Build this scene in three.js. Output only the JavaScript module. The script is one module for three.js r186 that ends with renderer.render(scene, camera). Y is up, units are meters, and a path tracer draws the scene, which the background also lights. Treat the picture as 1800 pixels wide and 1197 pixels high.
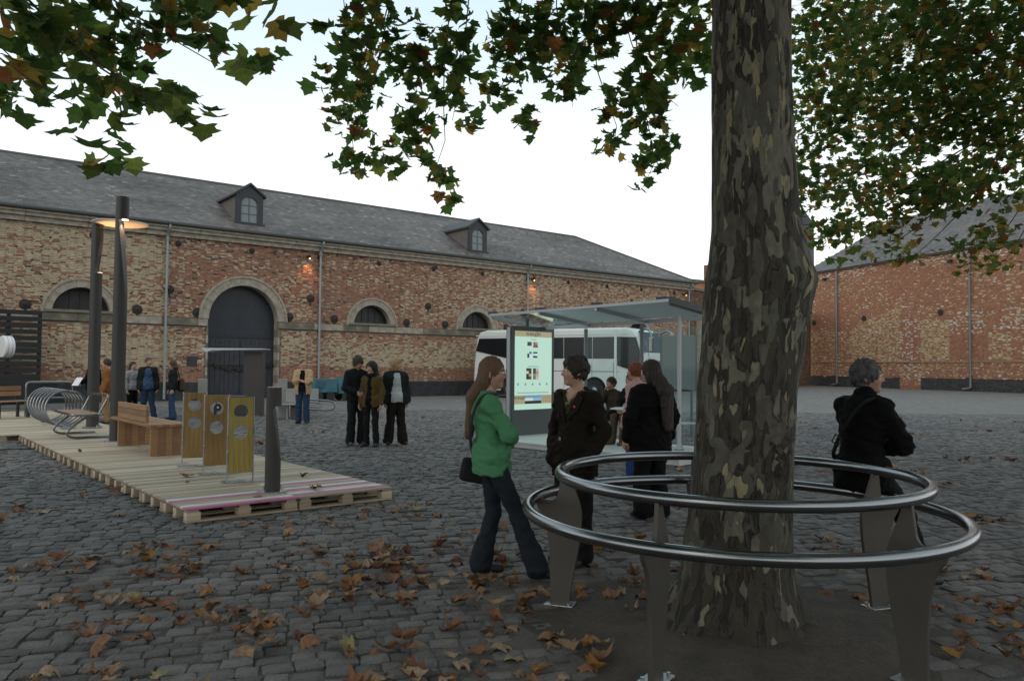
import * as THREE from 'three';
import { mergeGeometries, mergeVertices, toCreasedNormals } from 'three/addons/utils/BufferGeometryUtils.js';
import { RoundedBoxGeometry } from 'three/addons/geometries/RoundedBoxGeometry.js';
import { RectAreaLightUniformsLib } from 'three/addons/lights/RectAreaLightUniformsLib.js';

// ---------------------------------------------------------------- camera, sky, sun, exposure
const scene = new THREE.Scene();
const camera = new THREE.PerspectiveCamera(47.2, 1024 / 680, 0.1, 3000);
camera.position.set(0, 1.6, 0);
camera.rotation.order = 'YXZ';
camera.rotation.set(0.0339, 0, 0.0091);
const renderer = new THREE.WebGLRenderer({ antialias: true });
renderer.toneMapping = THREE.LinearToneMapping;
renderer.toneMappingExposure = 0.76;
renderer.shadowMap.enabled = true;

function hash(x, y, z = 0) {
  let h = Math.imul(x | 0, 374761393) ^ Math.imul(y | 0, 668265263) ^ Math.imul(z | 0, 1274126177);
  h = Math.imul(h ^ (h >>> 13), 1274126177); h ^= h >>> 16;
  return (h >>> 0) / 4294967296;
}
const sm = t => t * t * (3 - 2 * t), mix = (a, b, t) => a + (b - a) * t, clamp = (x, a = 0, b = 1) => Math.min(b, Math.max(a, x));
const sstep = (a, b, x) => sm(clamp((x - a) / (b - a)));
function vnoise(x, y, per = 0, seed = 0) {
  let x0 = Math.floor(x), y0 = Math.floor(y), x1 = x0 + 1, y1 = y0 + 1, fx = x - x0, fy = y - y0;
  fx = fx * fx * (3 - 2 * fx); fy = fy * fy * (3 - 2 * fy);
  if (per) { x0 = ((x0 % per) + per) % per; x1 = ((x1 % per) + per) % per; y0 = ((y0 % per) + per) % per; y1 = ((y1 % per) + per) % per; }
  const s = Math.imul(seed | 0, 1274126177), X0 = Math.imul(x0, 374761393) ^ s, X1 = Math.imul(x1, 374761393) ^ s, Y0 = Math.imul(y0, 668265263), Y1 = Math.imul(y1, 668265263);
  let a = X0 ^ Y0, b = X1 ^ Y0, c = X0 ^ Y1, d = X1 ^ Y1;
  a = Math.imul(a ^ (a >>> 13), 1274126177); a = ((a ^ (a >>> 16)) >>> 0); b = Math.imul(b ^ (b >>> 13), 1274126177); b = ((b ^ (b >>> 16)) >>> 0);
  c = Math.imul(c ^ (c >>> 13), 1274126177); c = ((c ^ (c >>> 16)) >>> 0); d = Math.imul(d ^ (d >>> 13), 1274126177); d = ((d ^ (d >>> 16)) >>> 0);
  const p = a + (b - a) * fx, q = c + (d - c) * fx; return (p + (q - p) * fy) / 4294967296;
}
function fbm(x, y, oct = 4, per = 0, seed = 0) {
  let s = 0, a = 0.5, n = 0;
  for (let i = 0; i < oct; i++) { s += a * vnoise(x, y, per, seed + i); n += a; x *= 2; y *= 2; per *= 2; a *= 0.5; }
  return s / n;
}
function noise3(x, y, z, seed = 0) {
  const zi = Math.floor(z), f = sm(z - zi);
  return mix(vnoise(x + zi * 17.3, y - zi * 9.7, 0, seed + zi * 3), vnoise(x + (zi + 1) * 17.3, y - (zi + 1) * 9.7, 0, seed + (zi + 1) * 3), f);
}
function rng(seed) { let a = seed >>> 0; return () => { a = (a + 0x6D2B79F5) | 0; let t = Math.imul(a ^ (a >>> 15), 1 | a); t = (t + Math.imul(t ^ (t >>> 7), 61 | t)) ^ t; return ((t ^ (t >>> 14)) >>> 0) / 4294967296; }; }

{ // overcast evening sky: bright white towards the horizon, pale blue higher up, soft cloud
  const w = 512, h = 256, d = new Float32Array(w * h * 4);
  for (let j = 0; j < h; j++) for (let i = 0; i < w; i++) {
    const el = (j / h - 0.5) * Math.PI, az = i / w * Math.PI * 2, e = Math.max(0, Math.sin(el));
    const cl = fbm(Math.cos(az) * 2.2 + 9 + e * 1.5, Math.sin(az) * 2.2 + 4 + e * 3.5, 5, 0, 3);
    const k = sstep(0.05, 0.6, e), blue = k * sstep(0.72, 0.4, cl);
    const L = mix(1.75, 1.2, k);
    const o = (j * w + i) * 4;
    d[o] = L * mix(1, 0.66, blue); d[o + 1] = L * mix(1, 0.89, blue); d[o + 2] = L * mix(0.99, 1.03, blue); d[o + 3] = 1;
    if (el < -0.02) { d[o] *= 0.25; d[o + 1] *= 0.25; d[o + 2] *= 0.25; }
  }
  const sky = new THREE.DataTexture(d, w, h, THREE.RGBAFormat, THREE.FloatType);
  sky.mapping = THREE.EquirectangularReflectionMapping; sky.magFilter = THREE.LinearFilter; sky.minFilter = THREE.LinearFilter; sky.needsUpdate = true;
  scene.background = sky; scene.environment = sky;
}
const sun = new THREE.DirectionalLight(0xfff0dc, 0.7);
sun.position.set(-30, 38, 34); sun.target.position.set(0, 0, -20); sun.castShadow = true; sun.shadow.radius = 40;
Object.assign(sun.shadow.camera, { left: -60, right: 60, top: 60, bottom: -60, near: 1, far: 200 }); sun.shadow.mapSize.set(2048, 2048);
scene.add(sun, sun.target);
RectAreaLightUniformsLib.init();

// ---------------------------------------------------------------- helpers
const V = (x, y, z) => new THREE.Vector3(x, y, z);
const lin = (r, g, b) => new THREE.Color().setRGB(r, g, b);
function metric(g, s = 1) {
  g = g.index ? g.toNonIndexed() : g; if (!g.attributes.normal) g.computeVertexNormals();
  const p = g.attributes.position, n = g.attributes.normal, uv = new Float32Array(p.count * 2);
  for (let i = 0; i < p.count; i += 3) {
    let ax = 0, ay = 0, az = 0; for (let k = 0; k < 3; k++) { ax += n.getX(i + k); ay += n.getY(i + k); az += n.getZ(i + k); }
    ax = Math.abs(ax); ay = Math.abs(ay); az = Math.abs(az);
    for (let k = 0; k < 3; k++) {
      const x = p.getX(i + k), y = p.getY(i + k), z = p.getZ(i + k);
      const [u, v] = ay > ax && ay > az ? [x, z] : ax > az ? [z, y] : [x, y];
      uv[(i + k) * 2] = u * s; uv[(i + k) * 2 + 1] = v * s;
    }
  }
  g.setAttribute('uv', new THREE.BufferAttribute(uv, 2));
  for (const k of Object.keys(g.attributes)) if (!['position', 'normal', 'uv'].includes(k)) g.deleteAttribute(k);
  g.morphAttributes = {}; return g;
}
const place = (g, x = 0, y = 0, z = 0, rx = 0, ry = 0, rz = 0) => { const e = new THREE.Matrix4().makeRotationFromEuler(new THREE.Euler(rx, ry, rz, 'YXZ')); e.setPosition(x, y, z); return g.applyMatrix4(e); };
const bx = (w, h, d, x = 0, y = 0, z = 0, rx = 0, ry = 0, rz = 0) => place(new THREE.BoxGeometry(w, h, d), x, y, z, rx, ry, rz);
const rb = (w, h, d, r, x = 0, y = 0, z = 0, rx = 0, ry = 0, rz = 0, seg = 2) => place(new RoundedBoxGeometry(w, h, d, seg, r), x, y, z, rx, ry, rz);
const cy = (r0, r1, h, x = 0, y = 0, z = 0, seg = 20, rx = 0, ry = 0, rz = 0) => place(new THREE.CylinderGeometry(r1, r0, h, seg), x, y, z, rx, ry, rz);   // r0 bottom, r1 top
const tube = (pts, r, seg = 40, rs = 10, closed = false, tension = 0.5) => new THREE.TubeGeometry(new THREE.CatmullRomCurve3(pts.map(p => p.isVector3 ? p : V(...p)), closed, 'catmullrom', tension), seg, r, rs, closed);
function ext(pts, depth, bevel = 0, holes = []) {   // outline in x, y extruded along +z
  const s = new THREE.Shape(pts.map(p => new THREE.Vector2(p[0], p[1])));
  for (const h of holes) s.holes.push(new THREE.Path(h.map(p => new THREE.Vector2(p[0], p[1]))));
  return new THREE.ExtrudeGeometry(s, { depth: depth - 2 * bevel, bevelEnabled: bevel > 0, bevelThickness: bevel, bevelSize: bevel, bevelOffset: -bevel, bevelSegments: 2, curveSegments: 12 }).translate(0, 0, bevel);
}
const arc = (cx, cyy, r, a0, a1, n) => Array.from({ length: n + 1 }, (_, i) => { const a = mix(a0, a1, i / n); return [cx + r * Math.cos(a), cyy + r * Math.sin(a)]; });
function obj(name, geos, mat, parent = scene, keepUV = false) {
  geos = (Array.isArray(geos) ? geos : [geos]).map(g => { if (keepUV) { g = g.index ? g.toNonIndexed() : g; for (const k of Object.keys(g.attributes)) if (!['position', 'normal', 'uv', 'color'].includes(k)) g.deleteAttribute(k); return g; } return metric(g); });
  const m = new THREE.Mesh(geos.length > 1 ? mergeGeometries(geos) : geos[0], mat);
  m.name = name; m.castShadow = m.receiveShadow = true; parent.add(m); return m;
}
const taken = {};
const numbered = n => { const k = taken[n] = (taken[n] ?? -1) + 1; return k ? n + '_' + String(k).padStart(3, '0') : n; };
function tag(o, label, category, group) { o.userData.label = label; o.userData.category = category; if (group) o.userData.group = group; return o; }
function thing(name, label, category, [x, y, z] = [0, 0, 0], turn = 0, group) {
  const o = new THREE.Group(); o.name = numbered(name); o.position.set(x, y, z); o.rotation.y = turn; scene.add(o); return tag(o, label, category, group);
}
const structure = o => { o.userData.kind = 'structure'; return o; };
const s2b = v => Math.round(255 * clamp(v <= 0.0031308 ? v * 12.92 : 1.055 * Math.pow(v, 1 / 2.4) - 0.055));
function tex(w, h, fn, { srgb = true, rx = 1, ry = 1 } = {}) {   // fn(u, v, i, j) -> linear rgb for colour maps, 0..1 for data
  const d = new Uint8Array(w * h * 4);
  for (let j = 0; j < h; j++) for (let i = 0; i < w; i++) {
    let c = fn(i / w, j / h, i, j); if (typeof c === 'number') c = [c, c, c];
    const o = (j * w + i) * 4; for (let k = 0; k < 3; k++) d[o + k] = srgb ? s2b(c[k]) : Math.round(255 * clamp(c[k])); d[o + 3] = 255;
  }
  const t = new THREE.DataTexture(d, w, h); t.wrapS = t.wrapT = THREE.RepeatWrapping; t.magFilter = THREE.LinearFilter; t.minFilter = THREE.LinearMipmapLinearFilter; t.generateMipmaps = true;
  t.repeat.set(rx, ry); if (srgb) t.colorSpace = THREE.SRGBColorSpace; t.needsUpdate = true; return t;
}
const rep = (t, x, y) => { const c = t.clone(); c.repeat.set(x, y); c.needsUpdate = true; return c; };
const mat = (c, rough = 0.8, o = {}) => new THREE.MeshStandardMaterial({ color: Array.isArray(c) ? lin(...c) : c, roughness: rough, ...o });

const grain = tex(256, 256, (u, v) => 0.35 + 0.65 * fbm(u * 8, v * 8, 5, 8, 11), { srgb: false });            // soft mottling
const grit = tex(256, 256, (u, v) => fbm(u * 64, v * 64, 2, 64, 5), { srgb: false });
const mottle = (base, amp, seed, sc = 6) => tex(128, 128, (u, v) => { const n = fbm(u * sc, v * sc, 4, sc, seed), f = vnoise(u * 48, v * 48, 48, seed + 7); const k = 1 + amp * (n - 0.5) * 2 + amp * 0.6 * (f - 0.5); return base.map(c => c * k); });
const woodTex = (base, amp, seed) => tex(128, 256, (u, v) => { const g = fbm(u * 4, v * 64, 4, 4, seed), b = fbm(u * 2, v * 8, 3, 2, seed + 5); const k = 1 + amp * (g - 0.5) * 1.6 + amp * (b - 0.5); return base.map((c, i) => c * k * (i ? 1 : 1)); });

const M = {
  stone: mat([1, 1, 1], 0.9, { map: mottle([0.33, 0.29, 0.235], 0.35, 21), bumpMap: grit, bumpScale: 0.004 }),
  stoneDark: mat([1, 1, 1], 0.92, { map: mottle([0.17, 0.155, 0.12], 0.5, 25, 4), bumpMap: grit, bumpScale: 0.006 }),
  mortar: mat([1, 1, 1], 0.95, { map: mottle([0.25, 0.215, 0.165], 0.3, 31) }),
  mortarRed: mat([1, 1, 1], 0.95, { map: mottle([0.34, 0.24, 0.17], 0.3, 33) }),
  brick: mat([1, 1, 1], 0.9), slate: mat([1, 1, 1], 0.62),
  slateBase: mat([0.05, 0.05, 0.052], 0.9),
  zinc: mat([0.27, 0.3, 0.31], 0.5, { metalness: 0.35, roughnessMap: grain }),
  darkPaint: mat([0.018, 0.022, 0.028], 0.55), blackWood: mat([1, 1, 1], 0.7, { map: woodTex([0.014, 0.014, 0.015], 0.5, 41) }),
  doorMetal: mat([1, 1, 1], 0.6, { map: mottle([0.03, 0.033, 0.042], 0.35, 43) }),
  iron: mat([0.022, 0.018, 0.016], 0.7, { bumpMap: grit, bumpScale: 0.004 }),
  glassDark: mat([0.02, 0.024, 0.028], 0.08),
  glassPale: mat([0.16, 0.2, 0.21], 0.1),
  lampPost: mat([0.05, 0.048, 0.045], 0.5, { metalness: 0.4 }),
  steel: mat([0.24, 0.25, 0.26], 0.32, { metalness: 1, roughnessMap: grain }),
  galv: mat([0.36, 0.38, 0.39], 0.45, { metalness: 0.7, roughnessMap: grain }),
  satin: mat([1, 1, 1], 0.55, { metalness: 0.45, map: mottle([0.085, 0.078, 0.068], 0.12, 51) }),
  white: mat([0.72, 0.73, 0.72], 0.4), bolt: mat([0.5, 0.5, 0.5], 0.3, { metalness: 1 }),
};
// ---------------------------------------------------------------- ground
const TREE = [1.42, -4.97];
{
  const sand = tex(256, 256, (u, v) => { const n = fbm(u * 10, v * 10, 5, 10, 61), f = fbm(u * 90, v * 90, 2, 90, 66); const k = 0.7 + 0.5 * n + 0.35 * (f - 0.5); return [0.115 * k, 0.106 * k, 0.093 * k]; }, { rx: 0.4, ry: 0.4 });
  const g = new THREE.CircleGeometry(900, 64).rotateX(-Math.PI / 2).translate(0, -0.015, -20);
  structure(obj('ground', g, mat([1, 1, 1], 0.95, { map: sand, bumpMap: rep(grit, 1.5, 1.5), bumpScale: 0.006 })));
  // paving too far off to tell the setts apart
  const far = tex(512, 512, (u, v) => { const a = fbm(u * 24, v * 24, 4, 24, 71), b = vnoise(u * 56, v * 64, 0, 77), k = 0.62 + 0.42 * a + 0.36 * (hash(Math.floor(u * 56 + 0.5 * (Math.floor(v * 64) & 1)), Math.floor(v * 64), 5) - 0.5) + 0.1 * b; return [0.172 * k, 0.167 * k, 0.158 * k]; }, { rx: 0.1, ry: 0.1 });
  const farBump = tex(512, 512, (u, v) => { const y = v * 64, r = Math.floor(y), x = u * 56 + 0.5 * (r & 1), fx = Math.abs((x % 1) - 0.5) * 2, fy = Math.abs((y % 1) - 0.5) * 2; return clamp(1.25 - Math.max(fx, fy) ** 3) * (0.6 + 0.4 * hash(Math.floor(x), r, 9)); }, { srgb: false, rx: 0.1, ry: 0.1 });
  const g2 = new THREE.PlaneGeometry(150, 80).rotateX(-Math.PI / 2).translate(10, -0.006, -27.5 - 40);
  structure(obj('far_paving', g2, mat([1, 1, 1], 0.85, { map: far, bumpMap: farBump, bumpScale: 0.02 })));

  // setts
  const R = rng(12), variants = [];
  for (let k = 0; k < 6; k++) {
    const b = new THREE.BoxGeometry(1, 1, 1, 5, 1, 5), p = b.attributes.position, r = rng(100 + k), ox = r() * 50, tilt = [(r() - 0.5) * 0.22, (r() - 0.5) * 0.22];
    for (let i = 0; i < p.count; i++) {
      let x = p.getX(i), y = p.getY(i), z = p.getZ(i);
      const cx = Math.max(Math.abs(x), Math.abs(z)) * 2;
      const rr = Math.min(1, 0.5 / Math.max(0.001, Math.hypot(Math.max(0, Math.abs(x) - 0.4), Math.max(0, Math.abs(z) - 0.4)) + 0.4));
      x *= rr; z *= rr;
      x *= 1 + 0.16 * (noise3(x * 2 + ox, z * 2, 1) - 0.5); z *= 1 + 0.16 * (noise3(x * 2 + ox, z * 2, 9) - 0.5);
      if (y > 0) { y = 0.5 - 0.09 * Math.pow(cx, 8) + 0.13 * (fbm(x * 2.5 + ox, z * 2.5 + 7, 3) - 0.5) + (x * tilt[0] + z * tilt[1]) * 0.35; }
      else { x *= 0.94; z *= 0.94; }
      p.setXYZ(i, x, y, z);
    }
    b.computeVertexNormals();
    const m = mergeVertices(b, 1e-4); m.computeVertexNormals(); variants.push(metric(toCreasedNormals(m, 0.5), 1));
  }
  const map = tex(256, 256, (u, v) => { const n = fbm(u * 6, v * 6, 5, 6, 81), f = fbm(u * 50, v * 50, 2, 50, 86); const k = 0.72 + 0.5 * n + 0.25 * (f - 0.5); return [k, k, k].map(x => x * 0.8); });
  const settMat = mat([1, 1, 1], 0.72, { map, bumpMap: rep(grit, 0.6, 0.6), bumpScale: 0.02 });
  const ang = 0.28, ca = Math.cos(ang), sa = Math.sin(ang), list = [];
  const inView = (x, z) => { const d = -z; return d > 2.2 && d < 29 && Math.abs(x) < d * 0.72 + 1.6; };
  const DECK = (x, z) => { const dx = x + 3.25, dz = -z - 7.8, u = -0.645 * dx + 0.764 * dz, v = 0.764 * dx + 0.645 * dz; return u > 0.25 && v > 0.3 && v < 2.1; };
  let row = 0;
  for (let b = -40; b < 40; ) {
    const wob = R(), depth = mix(0.1, 0.145, R()); let a = -40 + R() * 0.2;
    while (a < 40) {
      const w = mix(0.105, 0.185, R()); { const qx = a * ca + b * sa, qd = 12 + a * sa - b * ca; if (qd < 1.9 || qd > 29.4 || Math.abs(qx) > qd * 0.72 + 2) { a += w + 0.01; continue; } }
      const aa = a + w / 2, bb = b + depth / 2 + 0.05 * Math.sin(aa * 0.45 + row * 0.013) + 0.09 * (fbm(aa * 0.12 + 3, b * 0.12, 3) - 0.5);
      const x = aa * ca + bb * sa, z = -aa * sa + bb * ca - 12;
      a += w + mix(0.004, 0.014, R());
      const rr = R(), r2 = R(), r3 = R(), r4 = R();
      if (!inView(x, z) || DECK(x, z)) continue;
      const dt = Math.hypot(x - TREE[0], z - TREE[1]) + 0.5 * (fbm(x * 1.6, z * 1.6, 3) - 0.5);
      if (dt < 1.12 || (dt < 1.45 && rr < 0.5)) continue;
      list.push({ x, z, w, d: depth, y: mix(-0.014, 0.004, r2) - (dt < 1.9 ? 0.016 * r3 : 0), ry: ang + (r3 - 0.5) * 0.24, rx: (r4 - 0.5) * 0.06, rz: (r2 - 0.5) * 0.06, k: Math.floor(rr * 6), c: fbm(x * 0.5, z * 0.5, 3, 0, 40), q: r4 });
    }
    b += depth + mix(0.004, 0.014, R()); row++;
  }
  const paving = structure(new THREE.Group()); paving.name = 'paving'; scene.add(paving);
  list.sort((p, q) => (p.x * p.x + p.z * p.z) - (q.x * q.x + q.z * q.z));
  const seen = list.filter(p => { const d = -p.z; return Math.abs(p.x) < d * 0.645 && 1.6 / d < 0.385; });
  const near = new Set(seen.slice(0, 300));
  const tint = p => { const t = p.q, k = mix(0.15, 0.3, t) * mix(0.8, 1.2, p.c); return lin(k * mix(1.0, 1.1, p.c), k * 1.01, k * mix(1.0, 0.92, p.c)); };
  const tones = [0.1, 0.3, 0.5, 0.7, 0.9].map(t => { const m = settMat.clone(); m.color = tint({ q: t, c: 0.5 }); return m; });
  const M4 = new THREE.Matrix4(), E = new THREE.Euler(), Q = new THREE.Quaternion();
  const H = 0.09, put = (p, o) => { E.set(p.rx, p.ry, p.rz); Q.setFromEuler(E); return M4.compose(V(p.x, p.y - H / 2 + 0.006, p.z), Q, V(p.w, H, p.d)); };
  for (const p of near) { const m = new THREE.Mesh(variants[p.k], tones[Math.min(4, Math.floor(p.q * 5))]); m.name = 'sett'; m.castShadow = m.receiveShadow = true; put(p).decompose(m.position, m.quaternion, m.scale); paving.add(m); }
  for (let k = 0; k < 6; k++) {
    const l = list.filter(p => p.k === k && !near.has(p)), im = new THREE.InstancedMesh(variants[k], settMat, l.length);
    l.forEach((p, i) => { im.setMatrixAt(i, put(p)); im.setColorAt(i, tint(p)); });
    im.name = 'setts'; im.userData.kind = 'stuff'; im.castShadow = im.receiveShadow = true; paving.add(im);
  }
  console.log('setts', list.length);
  // trodden earth round the tree
  const eg = new THREE.CircleGeometry(1.75, 64, 0, Math.PI * 2); const rg = new THREE.RingGeometry(0.02, 1.75, 72, 24).rotateX(-Math.PI / 2), p = rg.attributes.position;
  for (let i = 0; i < p.count; i++) { const x = p.getX(i), z = p.getZ(i), r = Math.hypot(x, z); p.setY(i, -0.026 + 0.045 * sstep(1.65, 0.5, r) + 0.03 * (fbm(x * 3 + 5, z * 3, 4) - 0.5) * sstep(1.75, 1.4, r) + 0.012 * (fbm(x * 14, z * 14, 2) - 0.5)); }
  rg.computeVertexNormals(); rg.translate(TREE[0], 0, TREE[1]);
  structure(obj('trodden_earth', rg, mat([1, 1, 1], 0.97, { map: tex(256, 256, (u, v) => { const n = fbm(u * 12, v * 12, 5, 12, 91), f = fbm(u * 110, v * 110, 2, 110, 96); const k = 0.6 + 0.7 * n + 0.6 * (f - 0.5); return [0.072 * k, 0.06 * k, 0.048 * k]; }, { rx: 0.5, ry: 0.5 }), bumpMap: rep(grit, 2, 2), bumpScale: 0.008 })));
}

// ---------------------------------------------------------------- brick buildings
function bricks(parent, name, spots, w, h, d, m) {   // spots: [x, y, z, colour]
  const g = metric(new THREE.BoxGeometry(w, h, d)), im = new THREE.InstancedMesh(g, m, spots.length), e = new THREE.Matrix4(), c = new THREE.Color();
  spots.forEach(([x, y, z, col, sx = 1], i) => { e.makeScale(sx, 1, 1).setPosition(x, y, z); im.setMatrixAt(i, e); im.setColorAt(i, c.setRGB(...col)); });
  im.name = name; im.userData.kind = 'stuff'; im.castShadow = im.receiveShadow = true; parent.add(im); return im;
}
function brickField(x0, x1, y0, y1, skip, colour, seed, L = 0.225, Hh = 0.075) {
  const R = rng(seed), out = []; let row = 0;
  for (let y = y0 + Hh / 2; y < y1 - 0.02; y += Hh, row++) for (let x = x0 - (row & 1) * L * 0.75, i = row; x < x1; i++) {   // stretchers and headers in turn
    const w = i & 1 ? L / 2 : L, c = x + w / 2, r = R(), q = R(), t = R(); x += w;
    if (c - w / 2 < x0 || c + w / 2 > x1 || skip(c, y)) continue;
    out.push([c, y, (q - 0.5) * 0.012, colour(c, y, r, q, t), i & 1 ? 0.47 : 1]);
  }
  return out;
}
function slates(parent, spots, w, h, slope, m) {   // laid on a slope that rises towards -z
  const g = metric(new THREE.BoxGeometry(w * 0.97, 0.012, h * 1.12)), im = new THREE.InstancedMesh(g, m, spots.length), e = new THREE.Matrix4(), q = new THREE.Quaternion(), c = new THREE.Color();
  spots.forEach(([x, y, z, k, roll = 0], i) => { q.setFromEuler(new THREE.Euler(slope - 0.035, 0, roll)); e.compose(V(x, y, z), q, V(1, 1, 1)); im.setMatrixAt(i, e); im.setColorAt(i, c.setRGB(k * 1.2, k * 1.08, k)); });
  im.name = 'slates'; im.userData.kind = 'stuff'; im.castShadow = im.receiveShadow = true; parent.add(im); return im;
}
{ // long brick hall on the left
  const b = thing('brick_hall', 'long brick hall with slate hip roof, dormers and half-round windows', 'building', [-22.02, 0, -28.17], THREE.MathUtils.degToRad(38));
  const X0 = -14, X1 = 43.95, EAVE = 7.6, SPR = 3.62, DEPTH = 11.5, RISE = 3.35;
  const wins = [-7.6, -1, 5.66, 18.82, 25.4, 32, 38.6].map(x => ({ x, r: 1.06, door: false })), door = { x: 12.28, r: 1.6, door: true };
  const all = [...wins, door];
  const hole = o => [...arc(o.x, SPR, o.r, 0, Math.PI, 24), ...(o.door ? [[o.x - o.r, 0.02], [o.x + o.r, 0.02]] : [])];
  const back = ext([[X0, 0], [X1, 0], [X1, EAVE], [X0, EAVE]], 0.6, 0, all.map(hole)).translate(0, 0, -0.63);
  obj('wall', [back, bx(0.5, EAVE, DEPTH - 0.7, X1 - 0.25, EAVE / 2, -DEPTH / 2 - 0.35), bx(0.5, EAVE, DEPTH - 0.7, X0 + 0.25, EAVE / 2, -DEPTH / 2 - 0.35), bx(X1 - X0, EAVE, 0.4, (X0 + X1) / 2, EAVE / 2, -DEPTH - 0.2)], M.mortar, b);
  const skip = (x, y) => {
    if (y > SPR - 0.36 && y < SPR + 0.02) return true;
    for (const o of all) { const r = o.r + (o.door ? 0.36 : 0.32); if (y > SPR && Math.hypot(x - o.x, y - SPR) < r) return true; if (o.door && y <= SPR && Math.abs(x - o.x) < o.r + 0.1) return true; }
    return y > 7.14 || (y < 0.79);
  };
  const colour = (x, y, r, q, t) => {
    const n = fbm(x * 0.16 + 3, y * 0.3 + 1, 4, 0, 7), n2 = fbm(x * 1.1, y * 1.6, 3, 0, 8);
    let cream = 0.26 + 1.1 * (n - 0.42) + 0.45 * (n2 - 0.5) + (x < 9 ? 0.3 : 0) + (y < 2.9 && y > 1.6 ? 0.2 : 0) - (y < 1.5 ? 0.45 : 0) - (x > 15.5 && x < 26 && y > 3.5 ? 0.2 : 0);
    if (r < cream) { const k = mix(0.8, 1.2, q); return [0.45 * k, 0.37 * k, 0.255 * k]; }
    if (t < 0.06) { const k = mix(0.05, 0.1, q); return [k * 1.15, k, k * 0.95]; }
    const k = mix(0.72, 1.22, q); return [mix(0.29, 0.34, t) * k, mix(0.18, 0.165, t) * k, mix(0.13, 0.105, t) * k];
  };
  bricks(b, 'bricks', brickField(X0, X1, 0.78, 7.16, skip, colour, 5, 0.2, 0.068), 0.189, 0.057, 0.05, M.brick);
  // the gable end towards the corner, dark plinth, string course, cornice
  obj('plinth', [bx(door.x - door.r - X0 - 0.08, 0.8, 0.1, (X0 + door.x - door.r - 0.08) / 2, 0.4, 0.02), bx(X1 - door.x - door.r - 0.08, 0.8, 0.1, (X1 + door.x + door.r + 0.08) / 2, 0.4, 0.02)], mat([1, 1, 1], 0.9, { map: mottle([0.032, 0.036, 0.038], 0.6, 35, 5), bumpMap: grit, bumpScale: 0.01 }), b);
  const R = rng(77);
  for (const [a0, a1] of [[X0, door.x - door.r - 0.02], [door.x + door.r + 0.02, X1]]) for (let x = a0; x < a1 - 0.1; ) { const w = Math.min(a1 - x, mix(1.1, 1.9, R())); obj('string_course_stone', rb(w - 0.012, 0.31, 0.14, 0.012, x + w / 2, SPR - 0.165, 0.03 + 0.006 * R(), 0, 0, 0, 1), R() < 0.5 ? M.stoneDark : M.stone, b).geometry.translate(0, 0, 0); x += w; }
  for (let x = X0, i = 0; x < X1 + 0.2; i++) { const w = Math.min(X1 + 0.22 - x, 2.2); obj('cornice_stone', [bx(w - 0.014, 0.2, 0.2, x + w / 2, 7.24, 0.08), bx(w - 0.014, 0.14, 0.32, x + w / 2, 7.412, 0.14), bx(w - 0.014, 0.08, 0.4, x + w / 2, 7.523, 0.18)], M.stone, b); x += w; }
  obj('gutter', [cy(0.085, 0.085, X1 - X0 + 0.5, (X0 + X1) / 2 + 0.1, 7.65, 0.42, 12, 0, 0, Math.PI / 2)], mat([0.06, 0.065, 0.06], 0.7), b);
  for (const o of all) {
    const w = o.door ? 0.36 : 0.31, n = o.door ? 13 : 9;
    for (let i = 0; i < n; i++) { const a0 = Math.PI * i / n + 0.0015, a1 = Math.PI * (i + 1) / n - 0.0015; obj('arch_stone', ext([...arc(o.x, SPR, o.r + w, a0, a1, 4), ...arc(o.x, SPR, o.r - 0.01, a1, a0, 4)], 0.22, 0.012).translate(0, 0, -0.1), M.stone, b); }
    const outer = arc(o.x, SPR, o.r + w + 0.07, 0, Math.PI, 28), inn = arc(o.x, SPR, o.r + w - 0.02, Math.PI, 0, 28);
    obj('hood_mould', ext([...outer, ...inn], 0.16).translate(0, 0, 0), M.stone, b);
    if (!o.door) {
      const wnd = obj('window', ext(arc(o.x, SPR, o.r, 0, Math.PI, 24), 0.06).translate(0, 0, -0.42), mat([1, 1, 1], 0.5, { map: mottle([0.022, 0.02, 0.018], 0.5, 37) }), b);
      obj('frame', ext([...arc(o.x, SPR, o.r - 0.005, 0, Math.PI, 24), ...arc(o.x, SPR, o.r - 0.07, Math.PI, 0, 24)], 0.08).translate(0, 0, -0.37), M.darkPaint, wnd);
      for (const f of [-0.36, 0, 0.36]) obj('glazing_bar', bx(0.03, Math.sqrt(o.r * o.r - (f * o.r) ** 2) - 0.03, 0.03, o.x + f * o.r, SPR + Math.sqrt(o.r * o.r - (f * o.r) ** 2) / 2, -0.34), M.darkPaint, wnd);
      obj('sill', rb(2 * o.r + 0.5, 0.12, 0.3, 0.015, o.x, SPR + 0.065, 0.02), M.stoneDark, b);
    } else {
      obj('tympanum', ext([...arc(o.x, SPR, o.r, 0, Math.PI, 24), [o.x - o.r, 2.95], [o.x + o.r, 2.95]], 0.06).translate(0, 0, -0.5), mat([1, 1, 1], 0.45, { map: mottle([0.016, 0.021, 0.03], 0.3, 38) }), b);
      obj('transom', bx(2 * o.r, 0.16, 0.05, o.x, 2.9, -0.45), M.darkPaint, b);
      for (const s of [-1, 1]) {
        const dl = obj('door', bx(o.r - 0.02, 2.8, 0.07, o.x + s * o.r / 2, 1.41, -0.48), M.doorMetal, b);
        for (const dy of [0.35, 2.45]) obj('rail', bx(o.r - 0.1, 0.12, 0.03, o.x + s * o.r / 2, dy, -0.43), M.doorMetal, dl);
        for (let k = 0; k < 7; k++) obj('board', bx(0.19, 2.6, 0.02, o.x + s * (0.16 + k * 0.215), 1.4, -0.436), M.doorMetal, dl);
      }
      // carved black ornament across the doors
      const q = rng(19), orn = []; let y = 1.55;
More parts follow.
